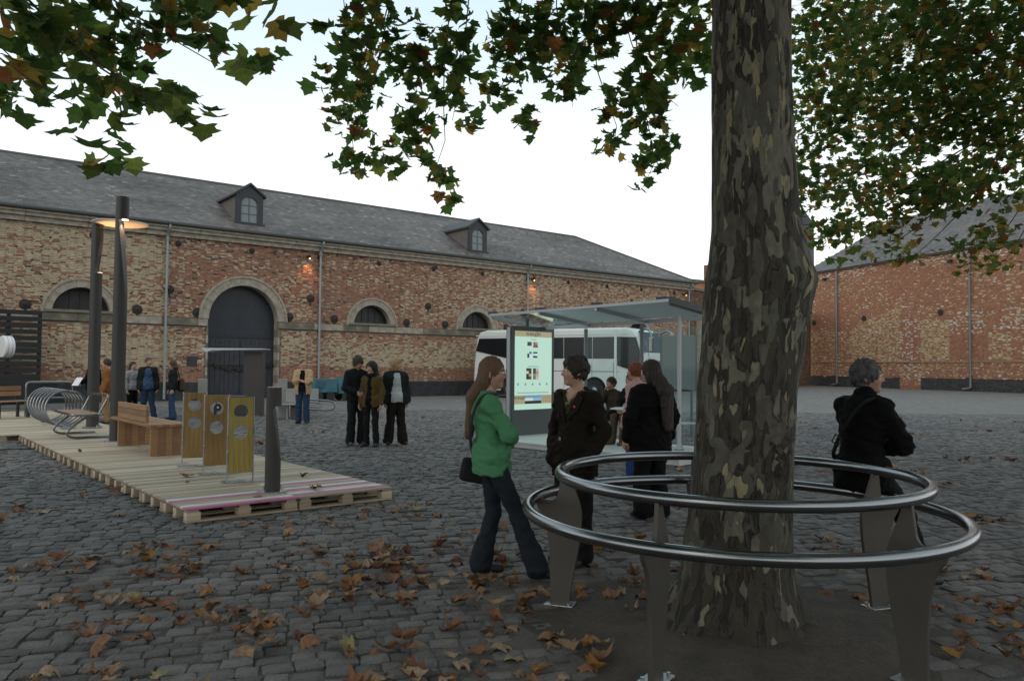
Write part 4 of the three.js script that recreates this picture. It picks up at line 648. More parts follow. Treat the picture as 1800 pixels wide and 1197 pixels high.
  pic(172, 118, 58, 44, ['#33363a', '#3a3a40', '#2a2c30', '#45433f']); pic(252, 118, 62, 62, ['#a0563c', '#7c9a92', '#8d4632', '#6b4a3c']); pic(172, 228, 58, 66, ['#bcd8e0', '#1f4f66', '#14323f', '#cfe0e2', '#2b3034', '#e8ead8']); pic(252, 228, 58, 66, ['#1c5f86', '#16587c', '#cfe6f0', '#e9f0f0', '#14262c', '#33484c']);
  pic(160, 412, 70, 124, ['#14241d', '#26382c', '#d9c8a4', '#2b2a24', '#14201a', '#b39c7a', '#101b18', '#2f4034']); pic(252, 412, 76, 124, ['#2b332f', '#b7b3a0', '#39443e', '#9a8f80', '#8a7f74', '#b4ab9c', '#6a6a60', '#c4bba6']);
  c.fillStyle = '#56746a'; for (let k = 0; k < 5; k++) { c.fillRect(40 + k * 98, 572, 24, 3); c.fillRect(44 + k * 98, 582, 16, 20); }
  c.fillStyle = '#a89f7c'; c.fillRect(0, 712, 512, 96); c.fillStyle = '#20302b'; c.font = 'bold 44px serif'; c.textAlign = 'left'; c.fillText('waught', 6, 752); pic(146, 712, 222, 94, ['#6c9cc4', '#6c9cc4', '#d6dcd0', '#8fb4cc', '#101a14', '#0d1410']); c.fillStyle = '#8a6a5a'; for (let k = 0; k < 5; k++) c.fillRect(386, 722 + k * 15, 110, 3);
  const ct = new THREE.CanvasTexture(cv); ct.colorSpace = THREE.SRGBColorSpace;
  obj('poster_light_panel', place(new THREE.PlaneGeometry(1.18, 1.7), -2.115, 1.53, -0.41, 0, Math.PI / 2), mat([0.02, 0.02, 0.02], 0.3, { emissive: lin(1, 1, 1), emissiveMap: ct, emissiveIntensity: 1.1 }), p, true);
  const al = new THREE.RectAreaLight(0xc8f0dc, 1.0, 1.18, 1.7); al.position.set(-2.1, 1.53, -0.41); al.rotation.set(0, -Math.PI / 2, 0); p.add(al);
}
// ---------------------------------------------------------------- white coach
{
  const t = thing('white_coach', 'white touring coach with dark windows parked behind the shelter', 'coach', [-2.06, 0, -41.5], -0.563); t.scale.x = 0.95;
  const paint = mat([0.66, 0.68, 0.66], 0.25), black = new THREE.MeshPhysicalMaterial({ color: lin(0.012, 0.014, 0.016), roughness: 0.12, specularIntensity: 0.5 }), L = 10.4, Wd = 2.5;
  const side = [[0.1, 0.35], [0.02, 0.9], [0.06, 1.75], [0.22, 3.1], [0.42, 3.42], [0.9, 3.52], [9.2, 3.52], [9.65, 3.44], [9.95, 3.15], [10.3, 2.1], [10.38, 1.2], [10.34, 0.5], [10.2, 0.32]];
  const hull = ext(side, Wd, 0.12).translate(0, 0, -Wd); obj('body', hull, paint, t);
  obj('rear_window', ext([[0.2, 2.42], [2.4, 2.02], [2.4, 3.08], [0.42, 3.08]], 0.03).translate(0, 0, 0.004), black, t);
  for (let k = 0; k < 4; k++) obj('side_window', rb(1.62, 1.04, 0.03, 0.01, 3.28 + k * 1.66, 2.56, 0.015, 0, 0, 0, 1), black, t);
  obj('door_pillar', rb(0.14, 2.9, 0.05, 0.01, 8.72, 2.0, 0.02), paint, t);
  obj('driver_window', ext([[8.82, 1.72], [9.75, 1.45], [10.12, 2.1], [9.82, 3.05], [8.82, 3.08]], 0.03).translate(0, 0, 0.004), black, t);
  obj('windscreen', place(new THREE.BoxGeometry(0.05, 1.95, 2.34), 10.19, 2.36, -Wd / 2, 0, 0, 0.235), new THREE.MeshStandardMaterial({ color: lin(0.06, 0.12, 0.16), roughness: 0.06 }), t);
  obj('roof_stripe', bx(9.2, 0.05, 0.03, 4.8, 3.22, 0.012), paint, t);
  for (const x of [2.35, 4.1, 5.8, 7.4, 8.6]) obj('panel_seam', bx(0.015, 1.35, 0.012, x, 1.2, 0.003), black, t);
  obj('trim_line', bx(8.6, 0.025, 0.012, 4.6, 1.42, 0.003), black, t);
  for (let k = 0; k < 16; k++) obj('vent_slot', bx(0.05, 0.1, 0.012, 2.7 + k * 0.16, 1.5, 0.004), black, t);
  for (const x of [2.55, 7.55]) { const w = obj('wheel', cy(0.5, 0.5, 0.32, x, 0.5, -0.1, 28, Math.PI / 2), mat([0.02, 0.02, 0.021], 0.8), t); obj('rim', place(new THREE.LatheGeometry([[0.001, 0.02], [0.12, 0.03], [0.18, -0.02], [0.29, 0.0], [0.32, 0.03]].map(p => new THREE.Vector2(...p)), 24), x, 0.5, 0.07, Math.PI / 2), M.steel, w); obj('wheel_arch', ext([...arc(x, 0.5, 0.66, 0, Math.PI, 20), [x - 0.66, 0.33], [x + 0.66, 0.33]], 0.02).translate(0, 0, -0.008), black, t); }
  obj('skirt', bx(9.8, 0.08, 2.3, 5.2, 0.32, -Wd / 2), black, t);
  for (const z of [0.1, -Wd - 0.1]) { obj('mirror_arm', tube([[9.95, 3.3, z - 0.15], [10.35, 3.42, z], [10.62, 3.3, z + 0.06], [10.68, 3.0, z + 0.08]], 0.06, 20, 10), M.steel, t); obj('mirror', rb(0.2, 0.72, 0.3, 0.06, 10.68, 2.68, z + 0.08), M.steel, t); }
  obj('wiper', bx(0.03, 1.3, 0.05, 10.24, 2.3, -0.5, 0, 0, 0.24), M.galv, t);
  for (const z of [-0.35, -Wd + 0.35]) obj('headlight', rb(0.06, 0.26, 0.5, 0.03, 10.36, 0.85, z), mat([0.5, 0.52, 0.54], 0.1, { metalness: 0.6 }), t);
}
{ const c = obj('power_cable', tube([[-10.6, 0.012, -14.2], [-9.6, 0.012, -14.0], [-9.1, 0.012, -14.35], [-8.5, 0.012, -14.6], [-7.9, 0.012, -14.9]], 0.011, 40, 6), mat([0.012, 0.012, 0.012], 0.6)); c.name = numbered('power_cable'); tag(c, 'thin black cable running over the setts to the deck edge', 'cable'); }
// ---------------------------------------------------------------- people
function surf(f, lo, hi, c) {   // surface nets: the zero surface of a distance field
  const nx = Math.ceil((hi[0] - lo[0]) / c) + 1, ny = Math.ceil((hi[1] - lo[1]) / c) + 1, nz = Math.ceil((hi[2] - lo[2]) / c) + 1, val = new Float32Array(nx * ny * nz), id = new Int32Array(nx * ny * nz).fill(-1), pos = [], idx = [];
  const B = 3, rad = B * c * 0.87, live = [];   // far from the surface one sample stands for a whole block
  for (let K = 0; K < nz; K += B) for (let J = 0; J < ny; J += B) for (let I = 0; I < nx; I += B) {
    const h = (B - 1) / 2 * c, v = f(lo[0] + I * c + h, lo[1] + J * c + h, lo[2] + K * c + h), on = Math.abs(v) < rad * 1.25 + 0.022;
    if (on) live.push([I, J, K]);
    for (let k = K; k < Math.min(nz, K + B); k++) for (let j = J; j < Math.min(ny, J + B); j++) for (let i = I; i < Math.min(nx, I + B); i++) val[i + j * nx + k * nx * ny] = on ? f(lo[0] + i * c, lo[1] + j * c, lo[2] + k * c) : v;
  }
  const sx = 1, sy = nx, sz = nx * ny, E = [[0, sx], [0, sy], [0, sz], [sx, sx + sy], [sx, sx + sz], [sy, sy + sx], [sy, sy + sz], [sz, sz + sx], [sz, sz + sy], [sx + sy, sx + sy + sz], [sx + sz, sx + sz + sy], [sy + sz, sy + sz + sx]];
  const off = q => [q % nx, Math.floor(q / nx) % ny, Math.floor(q / sz)];
  const EO = E.map(([a, b]) => [a, b, off(a), off(b)]);
  for (const [I, J, K] of live) for (let k = Math.max(0, K); k < Math.min(nz - 1, K + B); k++) for (let j = J; j < Math.min(ny - 1, J + B); j++) for (let i = I; i < Math.min(nx - 1, I + B); i++) {
    const b = i + j * sy + k * sz; let n = 0, x = 0, y = 0, z = 0;
    for (const [a, e, pa, pe] of EO) { const va = val[b + a], ve = val[b + e]; if ((va < 0) !== (ve < 0)) { const t = va / (va - ve); x += pa[0] + t * (pe[0] - pa[0]); y += pa[1] + t * (pe[1] - pa[1]); z += pa[2] + t * (pe[2] - pa[2]); n++; } }
    if (n) { id[b] = pos.length / 3; pos.push(lo[0] + (i + x / n) * c, lo[1] + (j + y / n) * c, lo[2] + (k + z / n) * c); }
  }
  const quad = (a, b, d, e, fl) => { if (a < 0 || b < 0 || d < 0 || e < 0) return; fl ? idx.push(a, d, b, a, e, d) : idx.push(a, b, d, a, d, e); };
  for (const [I, J, K] of live) for (let k = Math.max(1, K); k < Math.min(nz - 1, K + B); k++) for (let j = Math.max(1, J); j < Math.min(ny - 1, J + B); j++) for (let i = Math.max(1, I); i < Math.min(nx - 1, I + B); i++) {
    const b = i + j * sy + k * sz, v = val[b] < 0;
    if (v !== (val[b + sx] < 0)) quad(id[b], id[b - sy], id[b - sy - sz], id[b - sz], v);
    if (v !== (val[b + sy] < 0)) quad(id[b], id[b - sz], id[b - sz - sx], id[b - sx], v);
    if (v !== (val[b + sz] < 0)) quad(id[b], id[b - sx], id[b - sx - sy], id[b - sy], v);
  }
  const g = new THREE.BufferGeometry(); g.setAttribute('position', new THREE.Float32BufferAttribute(pos, 3)); g.setIndex(idx); g.computeVertexNormals();
  // make sure faces look outwards
  const p = g.attributes.position, nn = g.attributes.normal; let s = 0; for (let i = 0; i < p.count; i += 61) { const x = p.getX(i), y = p.getY(i), z = p.getZ(i), h = c * 0.6; s += f(x + nn.getX(i) * h, y + nn.getY(i) * h, z + nn.getZ(i) * h) - f(x - nn.getX(i) * h, y - nn.getY(i) * h, z - nn.getZ(i) * h); }
  if (s < 0) { const ix = g.index.array; for (let i = 0; i < ix.length; i += 3) { const q = ix[i]; ix[i] = ix[i + 1]; ix[i + 1] = q; } g.computeVertexNormals(); }
  g.setAttribute('uv', new THREE.Float32BufferAttribute(new Float32Array(p.count * 2).map((_, i) => i & 1 ? p.getY(i >> 1) : p.getX(i >> 1) + p.getZ(i >> 1)), 2));
  return g;
}
const smin = (a, b, k) => { const h = Math.max(k - Math.abs(a - b), 0) / k; return Math.min(a, b) - h * h * k * 0.25; }, smax = (a, b, k) => -smin(-a, -b, k);
const rc = (a, b, ra, rb2) => { const dx = b[0] - a[0], dy = b[1] - a[1], dz = b[2] - a[2], l2 = dx * dx + dy * dy + dz * dz || 1e-9; return (x, y, z) => { const px = x - a[0], py = y - a[1], pz = z - a[2], t = clamp((px * dx + py * dy + pz * dz) / l2); const ex = px - dx * t, ey = py - dy * t, ez = pz - dz * t; return Math.sqrt(ex * ex + ey * ey + ez * ez) - (ra + (rb2 - ra) * t); }; };
const ell = (c, r, yaw = 0, pitch = 0) => { const cs = Math.cos(yaw), sn = Math.sin(yaw), cp = Math.cos(pitch), sp = Math.sin(pitch); return (x, y, z) => { x -= c[0]; y -= c[1]; z -= c[2]; let X = x * cs - z * sn, Z = x * sn + z * cs; const Y = y * cp + Z * sp; Z = -y * sp + Z * cp; const a0 = X / r[0], b0 = Y / r[1], c0 = Z / r[2], a1 = a0 / r[0], b1 = b0 / r[1], c1 = c0 / r[2], k0 = Math.sqrt(a0 * a0 + b0 * b0 + c0 * c0), k1 = Math.sqrt(a1 * a1 + b1 * b1 + c1 * c1); return k1 < 1e-6 ? -Math.min(...r) : k0 * (k0 - 1) / k1; }; };
const uni = (list, k) => (x, y, z) => { let d = 9; for (const f of list) d = smin(d, f(x, y, z), k); return d; };

const headField = (() => {
  const skull = ell([0, 0.022, -0.012], [0.074, 0.1, 0.094]), jaw = ell([0, -0.052, 0.018], [0.056, 0.066, 0.066]), chin = ell([0, -0.094, 0.062], [0.024, 0.02, 0.022]), cheek = [1, -1].map(s => ell([s * 0.036, -0.02, 0.052], [0.026, 0.03, 0.032])), brow = ell([0, 0.034, 0.074], [0.05, 0.013, 0.016]);
  const nose = rc([0, 0.02, 0.082], [0, -0.02, 0.103], 0.007, 0.0125), nos2 = ell([0, -0.026, 0.092], [0.018, 0.009, 0.012]), soc = [1, -1].map(s => ell([s * 0.032, 0.012, 0.094], [0.02, 0.013, 0.018])), ears = [1, -1].map(s => ell([s * 0.076, -0.005, -0.012], [0.009, 0.031, 0.02], s * -0.35)), lipU = ell([0, -0.05, 0.081], [0.025, 0.006, 0.01]), lipL = ell([0, -0.062, 0.079], [0.021, 0.0075, 0.01]), neck = rc([0, -0.07, -0.022], [0, -0.2, -0.04], 0.05, 0.054);
  return (x, y, z) => { let d = smin(skull(x, y, z), jaw(x, y, z), 0.05); d = smin(d, chin(x, y, z), 0.03); for (const c of cheek) d = smin(d, c(x, y, z), 0.025); d = smin(d, brow(x, y, z), 0.02); for (const c of soc) d = smax(d, -c(x, y, z), 0.014); d = smin(d, nose(x, y, z), 0.014); d = smin(d, nos2(x, y, z), 0.01); d = smin(d, lipU(x, y, z), 0.005); d = smin(d, lipL(x, y, z), 0.005); for (const c of ears) d = smin(d, c(x, y, z), 0.008); return smin(d, neck(x, y, z), 0.03); };
})();
function tint(g, fn) { const p = g.attributes.position, c = new Float32Array(p.count * 3); for (let i = 0; i < p.count; i++) { const q = fn ? fn(p.getX(i), p.getY(i), p.getZ(i)) : [1, 1, 1]; c.set(q, i * 3); } g.setAttribute('color', new THREE.BufferAttribute(c, 3)); return g; }
const faceTint = (x, y, z) => { if (z > 0.055 && Math.abs(x) < 0.027 && y < -0.043 && y > -0.071 && Math.abs(x) < 0.027 - Math.abs(y + 0.056) * 0.5) return [0.85, 0.5, 0.48]; if (z > 0.06 && Math.abs(x) > 0.014 && Math.abs(x) < 0.05 && Math.abs(y - 0.037 + Math.abs(Math.abs(x) - 0.03) * 0.25) < 0.0055) return [0.3, 0.22, 0.18]; return [1, 1, 1]; };
const headGeo = { fine: tint(surf(headField, [-0.1, -0.22, -0.125], [0.1, 0.14, 0.13], 0.0052), faceTint), far: tint(surf(headField, [-0.1, -0.22, -0.125], [0.1, 0.14, 0.13], 0.011), faceTint) };
const handGeo = (curl, c) => {   // a left hand: fingers along +y from the wrist at the origin, palm towards -x, thumb towards +z
  const prims = [ell([0, 0.048, 0.002], [0.0155, 0.05, 0.041])];
  [[0.03, 0.036, 0.022, 0.018], [0.01, 0.041, 0.026, 0.02], [-0.011, 0.038, 0.024, 0.019], [-0.031, 0.03, 0.018, 0.016]].forEach(([z, a, b, d], i) => { let p = [0, 0.088 - Math.abs(z) * 0.22, z], ang = curl * 0.6; [a, b, d].forEach((l, k) => { ang += curl * (k ? 0.75 : 0.35); const q = [p[0] - Math.sin(ang) * l, p[1] + Math.cos(ang) * l, p[2] * 1.01]; prims.push(rc(p, q, 0.0098 - k * 0.001, 0.009 - k * 0.001)); p = q; }); });
  const th = [[-0.004, 0.018, 0.03], [-0.014, 0.05, 0.052], [-0.024, 0.078, 0.057], [-0.034, 0.1, 0.053]]; for (let k = 0; k < 3; k++) prims.push(rc(th[k], th[k + 1], 0.0125 - k * 0.0012, 0.0112 - k * 0.0012));
  prims.push(rc([0, -0.06, 0], [0, 0.02, 0], 0.026, 0.022)); return tint(surf(uni(prims, 0.009), [-0.1, -0.07, -0.06], [0.04, 0.2, 0.085], c));
};
const hands = { fine: handGeo(0.55, 0.0042), far: handGeo(0.55, 0.0075) };
const weave = tex(128, 128, (u, v) => 0.5 + 0.5 * Math.sin(u * 6.283 * 32) * Math.sin(v * 6.283 * 32) * 0.6 + 0.3 * (hash(u * 128, v * 128) - 0.5), { srgb: false, rx: 5, ry: 5 });
const cloth = (c, o = {}) => new THREE.MeshPhysicalMaterial({ color: lin(...c), roughness: 0.9, specularIntensity: 0.3, sheen: 0.2, sheenRoughness: 0.6, sheenColor: lin(...c.map(v => Math.min(1, v * 1.5 + 0.004))), bumpMap: weave, bumpScale: 0.003, ...o });
const skinM = {}; const skin = c => skinM[c.join()] ??= new THREE.MeshPhysicalMaterial({ color: lin(...c), roughness: 0.55, vertexColors: true });
const SK = [0.44, 0.25, 0.175];
const mirror = p => [-p[0], p[1], p[2]];
const JD = { hip: [0, 0.94, 0], waist: [0, 1.08, 0], chest: [0, 1.27, -0.01], neck: [0, 1.42, -0.015], head: [0, 1.585, 0.02], sh: [0.163, 1.355, -0.015], el: [0.222, 1.11, -0.035], wr: [0.235, 0.87, 0.045], hj: [0.088, 0.9, 0], kn: [0.1, 0.49, 0.02], an: [0.108, 0.085, -0.025], toe: [0.03, 0, 0.165] };
function person(label, pos, yaw, o) {
  const S = (o.height ?? 1.7) / 1.7, near = !!o.near, t = thing('person', label, 'person', [pos[0], pos[2] ?? 0, -pos[1]], yaw);
  t.scale.setScalar(S);
  const j = { ...JD, ...o.j }; const L = {}, R = {};
  for (const k of ['sh', 'el', 'wr', 'hj', 'kn', 'an', 'toe']) { L[k] = o.L?.[k] ?? j[k]; R[k] = o.R?.[k] ?? mirror(j[k]); }
  const w = o.build ?? 1, tw = o.torsoYaw ?? 0, cB = near ? 0.022 : 0.032, cC = near ? 0.0115 : 0.02, fold = o.fold ?? 0.016, ph = (label.length * 7.3) % 31;
  const torso = e => [ell(j.hip, [0.155 * w + e, 0.125 + e, 0.115 * w + e], tw * 0.4), ell(j.waist, [0.132 * w + e, 0.15 + e, 0.1 * w + e], tw * 0.7), ell(j.chest, [0.16 * w + e, 0.185 + e, 0.112 * w + e], tw), rc(L.sh, R.sh, 0.046 + e * 0.8, 0.046 + e * 0.8), ...[L, R].map(A => rc([j.neck[0] + (A.sh[0] - j.neck[0]) * 0.2, j.neck[1] - 0.012, j.neck[2] - 0.004], [A.sh[0] * 0.92, A.sh[1] + 0.004, A.sh[2]], 0.05 + e * 0.5, 0.046 + e * 0.8))];
  const arm = (A, e, cuff = 0) => { const d = A.wr.map((v, i) => v + (A.el[i] - v) * cuff); return [rc(A.sh, A.el, 0.052 * w + e, 0.04 + e), rc(A.el, d, 0.041 + e, 0.03 + e * 0.9)]; };
  const leg = (A, e0, e1) => [rc(A.hj, A.kn, 0.083 * w + e0, 0.055 + e0), rc(A.kn, A.an, 0.054 + e0, 0.04 + e1)];
  const box = (pts, m) => { const lo = [9, 9, 9], hi = [-9, -9, -9]; for (const p of pts) for (let i = 0; i < 3; i++) { lo[i] = Math.min(lo[i], p[i] - m); hi[i] = Math.max(hi[i], p[i] + m); } return [lo, hi]; };
  const up = [j.hip, j.chest, j.neck, L.sh, R.sh, L.el, R.el, L.wr, R.wr], dn = [j.hip, L.hj, R.hj, L.kn, R.kn, L.an, R.an];
  const wrinkle = (f, amp, sy = 1) => (x, y, z) => { const d = f(x, y, z); if (Math.abs(d) > 0.026) return d; const a = x * 8 + y * 5, n = noise3(a + ph, y * 17 * sy - x * 6, z * 8, 3), m = noise3(x * 15 - y * 9, y * 26 * sy + ph + z * 8, z * 15, 5); return d + amp * (2.2 * Math.abs(n - 0.5) - 0.6 + 1.5 * Math.abs(m - 0.5)); };
  // body: one continuous skin surface, the head and hands refined
  const feet = [L, R].map(A => rc([A.an[0], A.an[1] - 0.045, A.an[2]], [A.an[0] + A.toe[0] * 0.85, A.an[1] - 0.055, A.an[2] + A.toe[2] * 0.85], 0.034, 0.026));
  const bf = uni([...torso(-0.012), ...arm(L, -0.008), ...arm(R, -0.008), ...leg(L, -0.014, -0.006), ...leg(R, -0.014, -0.006), rc(j.neck, [j.head[0], j.head[1] - 0.09, j.head[2] - 0.03], 0.054, 0.05), ...feet], 0.035);
  const [bl, bh] = box([...up, ...dn, [L.an[0] + L.toe[0], 0, L.an[2] + L.toe[2]], [R.an[0] + R.toe[0], 0, R.an[2] + R.toe[2]]], 0.16);
  const HQ = new THREE.Quaternion().setFromEuler(new THREE.Euler(o.head?.[1] ?? 0, o.head?.[0] ?? 0, o.head?.[2] ?? 0, 'YXZ')), HM = new THREE.Matrix4().compose(V(...j.head), HQ, V(1, 1, 1));
  const strip = g => { g = g.index ? g.toNonIndexed() : g; return g; };
  const parts = [strip(tint(surf(bf, bl, bh, cB))), strip(headGeo[near ? 'fine' : 'far'].clone().applyMatrix4(HM))];
  [[L, 1], [R, -1]].forEach(([A, s]) => {
    if (A === L ? o.hideL : o.hideR) return;
    const dir = V(...A.wr).sub(V(...A.el)).normalize(), pn = V(...((A === L ? o.palmL : o.palmR) ?? [s, 0, 0])); const xx = pn.addScaledVector(dir, -pn.dot(dir)).normalize(); const zz = new THREE.Vector3().crossVectors(xx, dir);
    const hg = hands[near ? 'fine' : 'far'].clone(); const m = new THREE.Matrix4().makeBasis(xx, dir, zz).setPosition(...A.wr); if (s < 0) { const q = hg.attributes.position; for (let i = 0; i < q.count; i++) q.setZ(i, -q.getZ(i)); const ix = hg.index.array; for (let i = 0; i < ix.length; i += 3) { const a = ix[i]; ix[i] = ix[i + 1]; ix[i + 1] = a; } hg.computeVertexNormals(); }
    parts.push(strip(hg.applyMatrix4(m)));
  });
  obj('body', parts, skin(o.skin ?? SK), t, true);
  const add = (n, f, b, c, m) => obj(n, surf(f, b[0], b[1], c), m, t, true);
  // eyes
  if (near) for (const s of [1, -1]) { const e = obj('eye', new THREE.SphereGeometry(0.0115, 14, 10).translate(s * 0.032, 0.0115, 0.0795).applyMatrix4(HM), mat([0.6, 0.57, 0.53], 0.25), t); obj('iris', new THREE.SphereGeometry(0.0062, 12, 8).translate(s * 0.032, 0.0115, 0.0862).applyMatrix4(HM), mat([0.03, 0.022, 0.016], 0.2), e); }
  // trousers
  const P = o.legs; const pe = P.e ?? 0.012, fl = P.flare ?? 0.012;
  let pf = uni([ell(j.hip, [0.158 * w + pe, 0.125 + pe, 0.118 * w + pe], tw * 0.3), ...leg(L, pe, pe + fl), ...leg(R, pe, pe + fl)], 0.02);
  const hemY = Math.min(L.an[1], R.an[1]) - (P.drop ?? 0.06);
  { const q = pf; pf = wrinkle((x, y, z) => Math.max(q(x, y, z), hemY - y, y - (P.top ?? j.hip[1] + 0.06)), fold, 0.7); }
  add('trousers', pf, box(dn, 0.19 + fl), cC, cloth(P.c));
  for (const A of [L, R]) { const a = A.an, T = A.toe, y0 = a[1] - 0.083; const f0 = uni([rc([a[0], y0 + 0.045, a[2] - 0.035], [a[0] + T[0], y0 + 0.03, a[2] + T[2]], 0.045, 0.034), rc([a[0], y0 + 0.04, a[2]], [a[0], a[1] + 0.02, a[2]], 0.046, 0.042)], 0.03); add('shoe', (x, y, z) => Math.max(f0(x, y, z), y0 - y), box([[a[0], y0, a[2] - 0.03], [a[0] + T[0], y0 + 0.1, a[2] + T[2]]], 0.07), near ? 0.008 : 0.014, mat(o.shoes ?? [0.012, 0.011, 0.01], 0.6)); }
  // tops, inner first
  for (const T of o.tops) {
    const e = T.e ?? 0.016, list = [...torso(e)], skirt = T.hem < j.hip[1] - 0.02 ? (x, y, z) => { const tt = clamp((j.hip[1] + 0.05 - y) / 0.4), rr = 1 + (T.flare ?? 0.1) * tt, q = Math.hypot((x - j.hip[0]) / (0.155 * w + e), (z - j.hip[2]) / (0.122 * w + e)); return Math.max((q - rr) * 0.13, (y - j.hip[1] - 0.06) * 0.8); } : null;
    if (T.sleeves !== 0) list.push(...arm(L, e * 0.9, T.cuff ?? 0.04), ...arm(R, e * 0.9, T.cuff ?? 0.04));
    if (T.collar) list.push(rc(j.neck, [j.neck[0] + (j.head[0] - j.neck[0]) * 0.3, j.neck[1] + T.collar, j.neck[2] + 0.01], 0.066, 0.064));
    const f00 = uni(list, 0.03), f0 = skirt ? (x, y, z) => smin(f00(x, y, z), skirt(x, y, z), 0.09) : f00, ny = T.neck ?? j.neck[1] + 0.035 + (T.collar ?? 0), V0 = T.vee ?? 0;
    const f1 = (x, y, z) => { let d = Math.max(f0(x, y, z), T.hem - y, y - ny); if (V0 && z > j.chest[2]) { const yy = y - (j.neck[1] - V0); d = Math.max(d, yy > 0 ? -(Math.abs(x - j.chest[0]) - yy * (T.veeW ?? 0.45)) * 0.9 : d); } if (T.open && z > 0 && y < j.neck[1]) d = Math.max(d, T.open * (0.6 + 0.8 * clamp((j.neck[1] - y) / 0.5)) - Math.abs(x - (T.openX ?? 0))); return d; };
    add(T.n, wrinkle(f1, T.fold ?? fold), box([...up, [0, T.hem, 0]], 0.13 + e + (T.flare ?? 0) * 0.2), cC, T.m ?? cloth(T.c));
  }
  // hair, in the head's own frame
  const h = o.hair, thick = h.e ?? 0.014, hv = [ell([0, 0.027, -0.018], [0.077 + thick, 0.1 + thick, 0.092 + thick])];
  if (h.len) { const q = h.len, sw = h.swing ?? 0.02, hw = h.w ?? 1; hv.push(ell([0, -0.06, -0.055], [(0.085 + thick * 0.5) * hw, 0.12, 0.06])); const flat = (a, b, r0, r1) => { const f = rc(a, b, r0, r1); return (x, y, z) => f(x / 1.5, y, z); }; const mz = -0.085 - sw, my = Math.min(0.2, q * 0.6); hv.push(flat([0, -0.06, -0.07], [0, -my, mz], 0.06 * hw, 0.052 * hw), flat([0, -my, mz], [0, -q, mz - sw * 0.25], 0.052 * hw, 0.034 * hw)); }
  const face = ell([0, h.fringe ?? -0.045, 0.1], [h.fw ?? 0.084, 0.1, 0.088]), hf0 = uni(hv, 0.03);
  const hf = (x, y, z) => { let d = smax(hf0(x, y, z), -face(x, y, z), 0.012); if (!h.len) d = Math.max(d, (h.nape ?? -0.085) - y); if (Math.abs(d) < 0.022) { const a = Math.atan2(x, -z); d += (h.len ? 0.0035 : 0.0015) * Math.sin(a * 26 + y * 20 + 3 * noise3(x * 14, y * 6, z * 14)) + (h.curl ?? 0.008) * (noise3(x * 60 + y * 20, y * (h.len ? 12 : 34), z * 60, 4) - 0.5) * 1.4; } return d; };
  const hg = surf(hf, [-0.16, -(h.len ?? 0.12) - 0.1, -0.2 - (h.swing ?? 0) * 1.3], [0.16, 0.19, 0.14], near ? 0.0068 : 0.014).applyMatrix4(HM);
  obj('hair', hg, new THREE.MeshPhysicalMaterial({ color: lin(...h.c), roughness: 0.7, sheen: 0.2, sheenColor: lin(...h.c) }), t, true);
  if (o.scarf) add('scarf', wrinkle(uni([ell([j.neck[0], j.neck[1] + 0.02, j.neck[2] + 0.015], [0.12, 0.055, 0.11])], 0.02), 0.02), box([j.neck], 0.16), cC, cloth(o.scarf));
  t.userData.HM = undefined; delete t.userData.HM;
  return { t, HM, j, L, R };
}
const crossed = { L: { el: [0.2, 1.13, 0.09], wr: [-0.06, 1.16, 0.2] }, R: { el: [-0.2, 1.13, 0.09], wr: [0.07, 1.12, 0.215] } };
const BLK = [0.006, 0.006, 0.007], JEAN = [0.025, 0.045, 0.085];
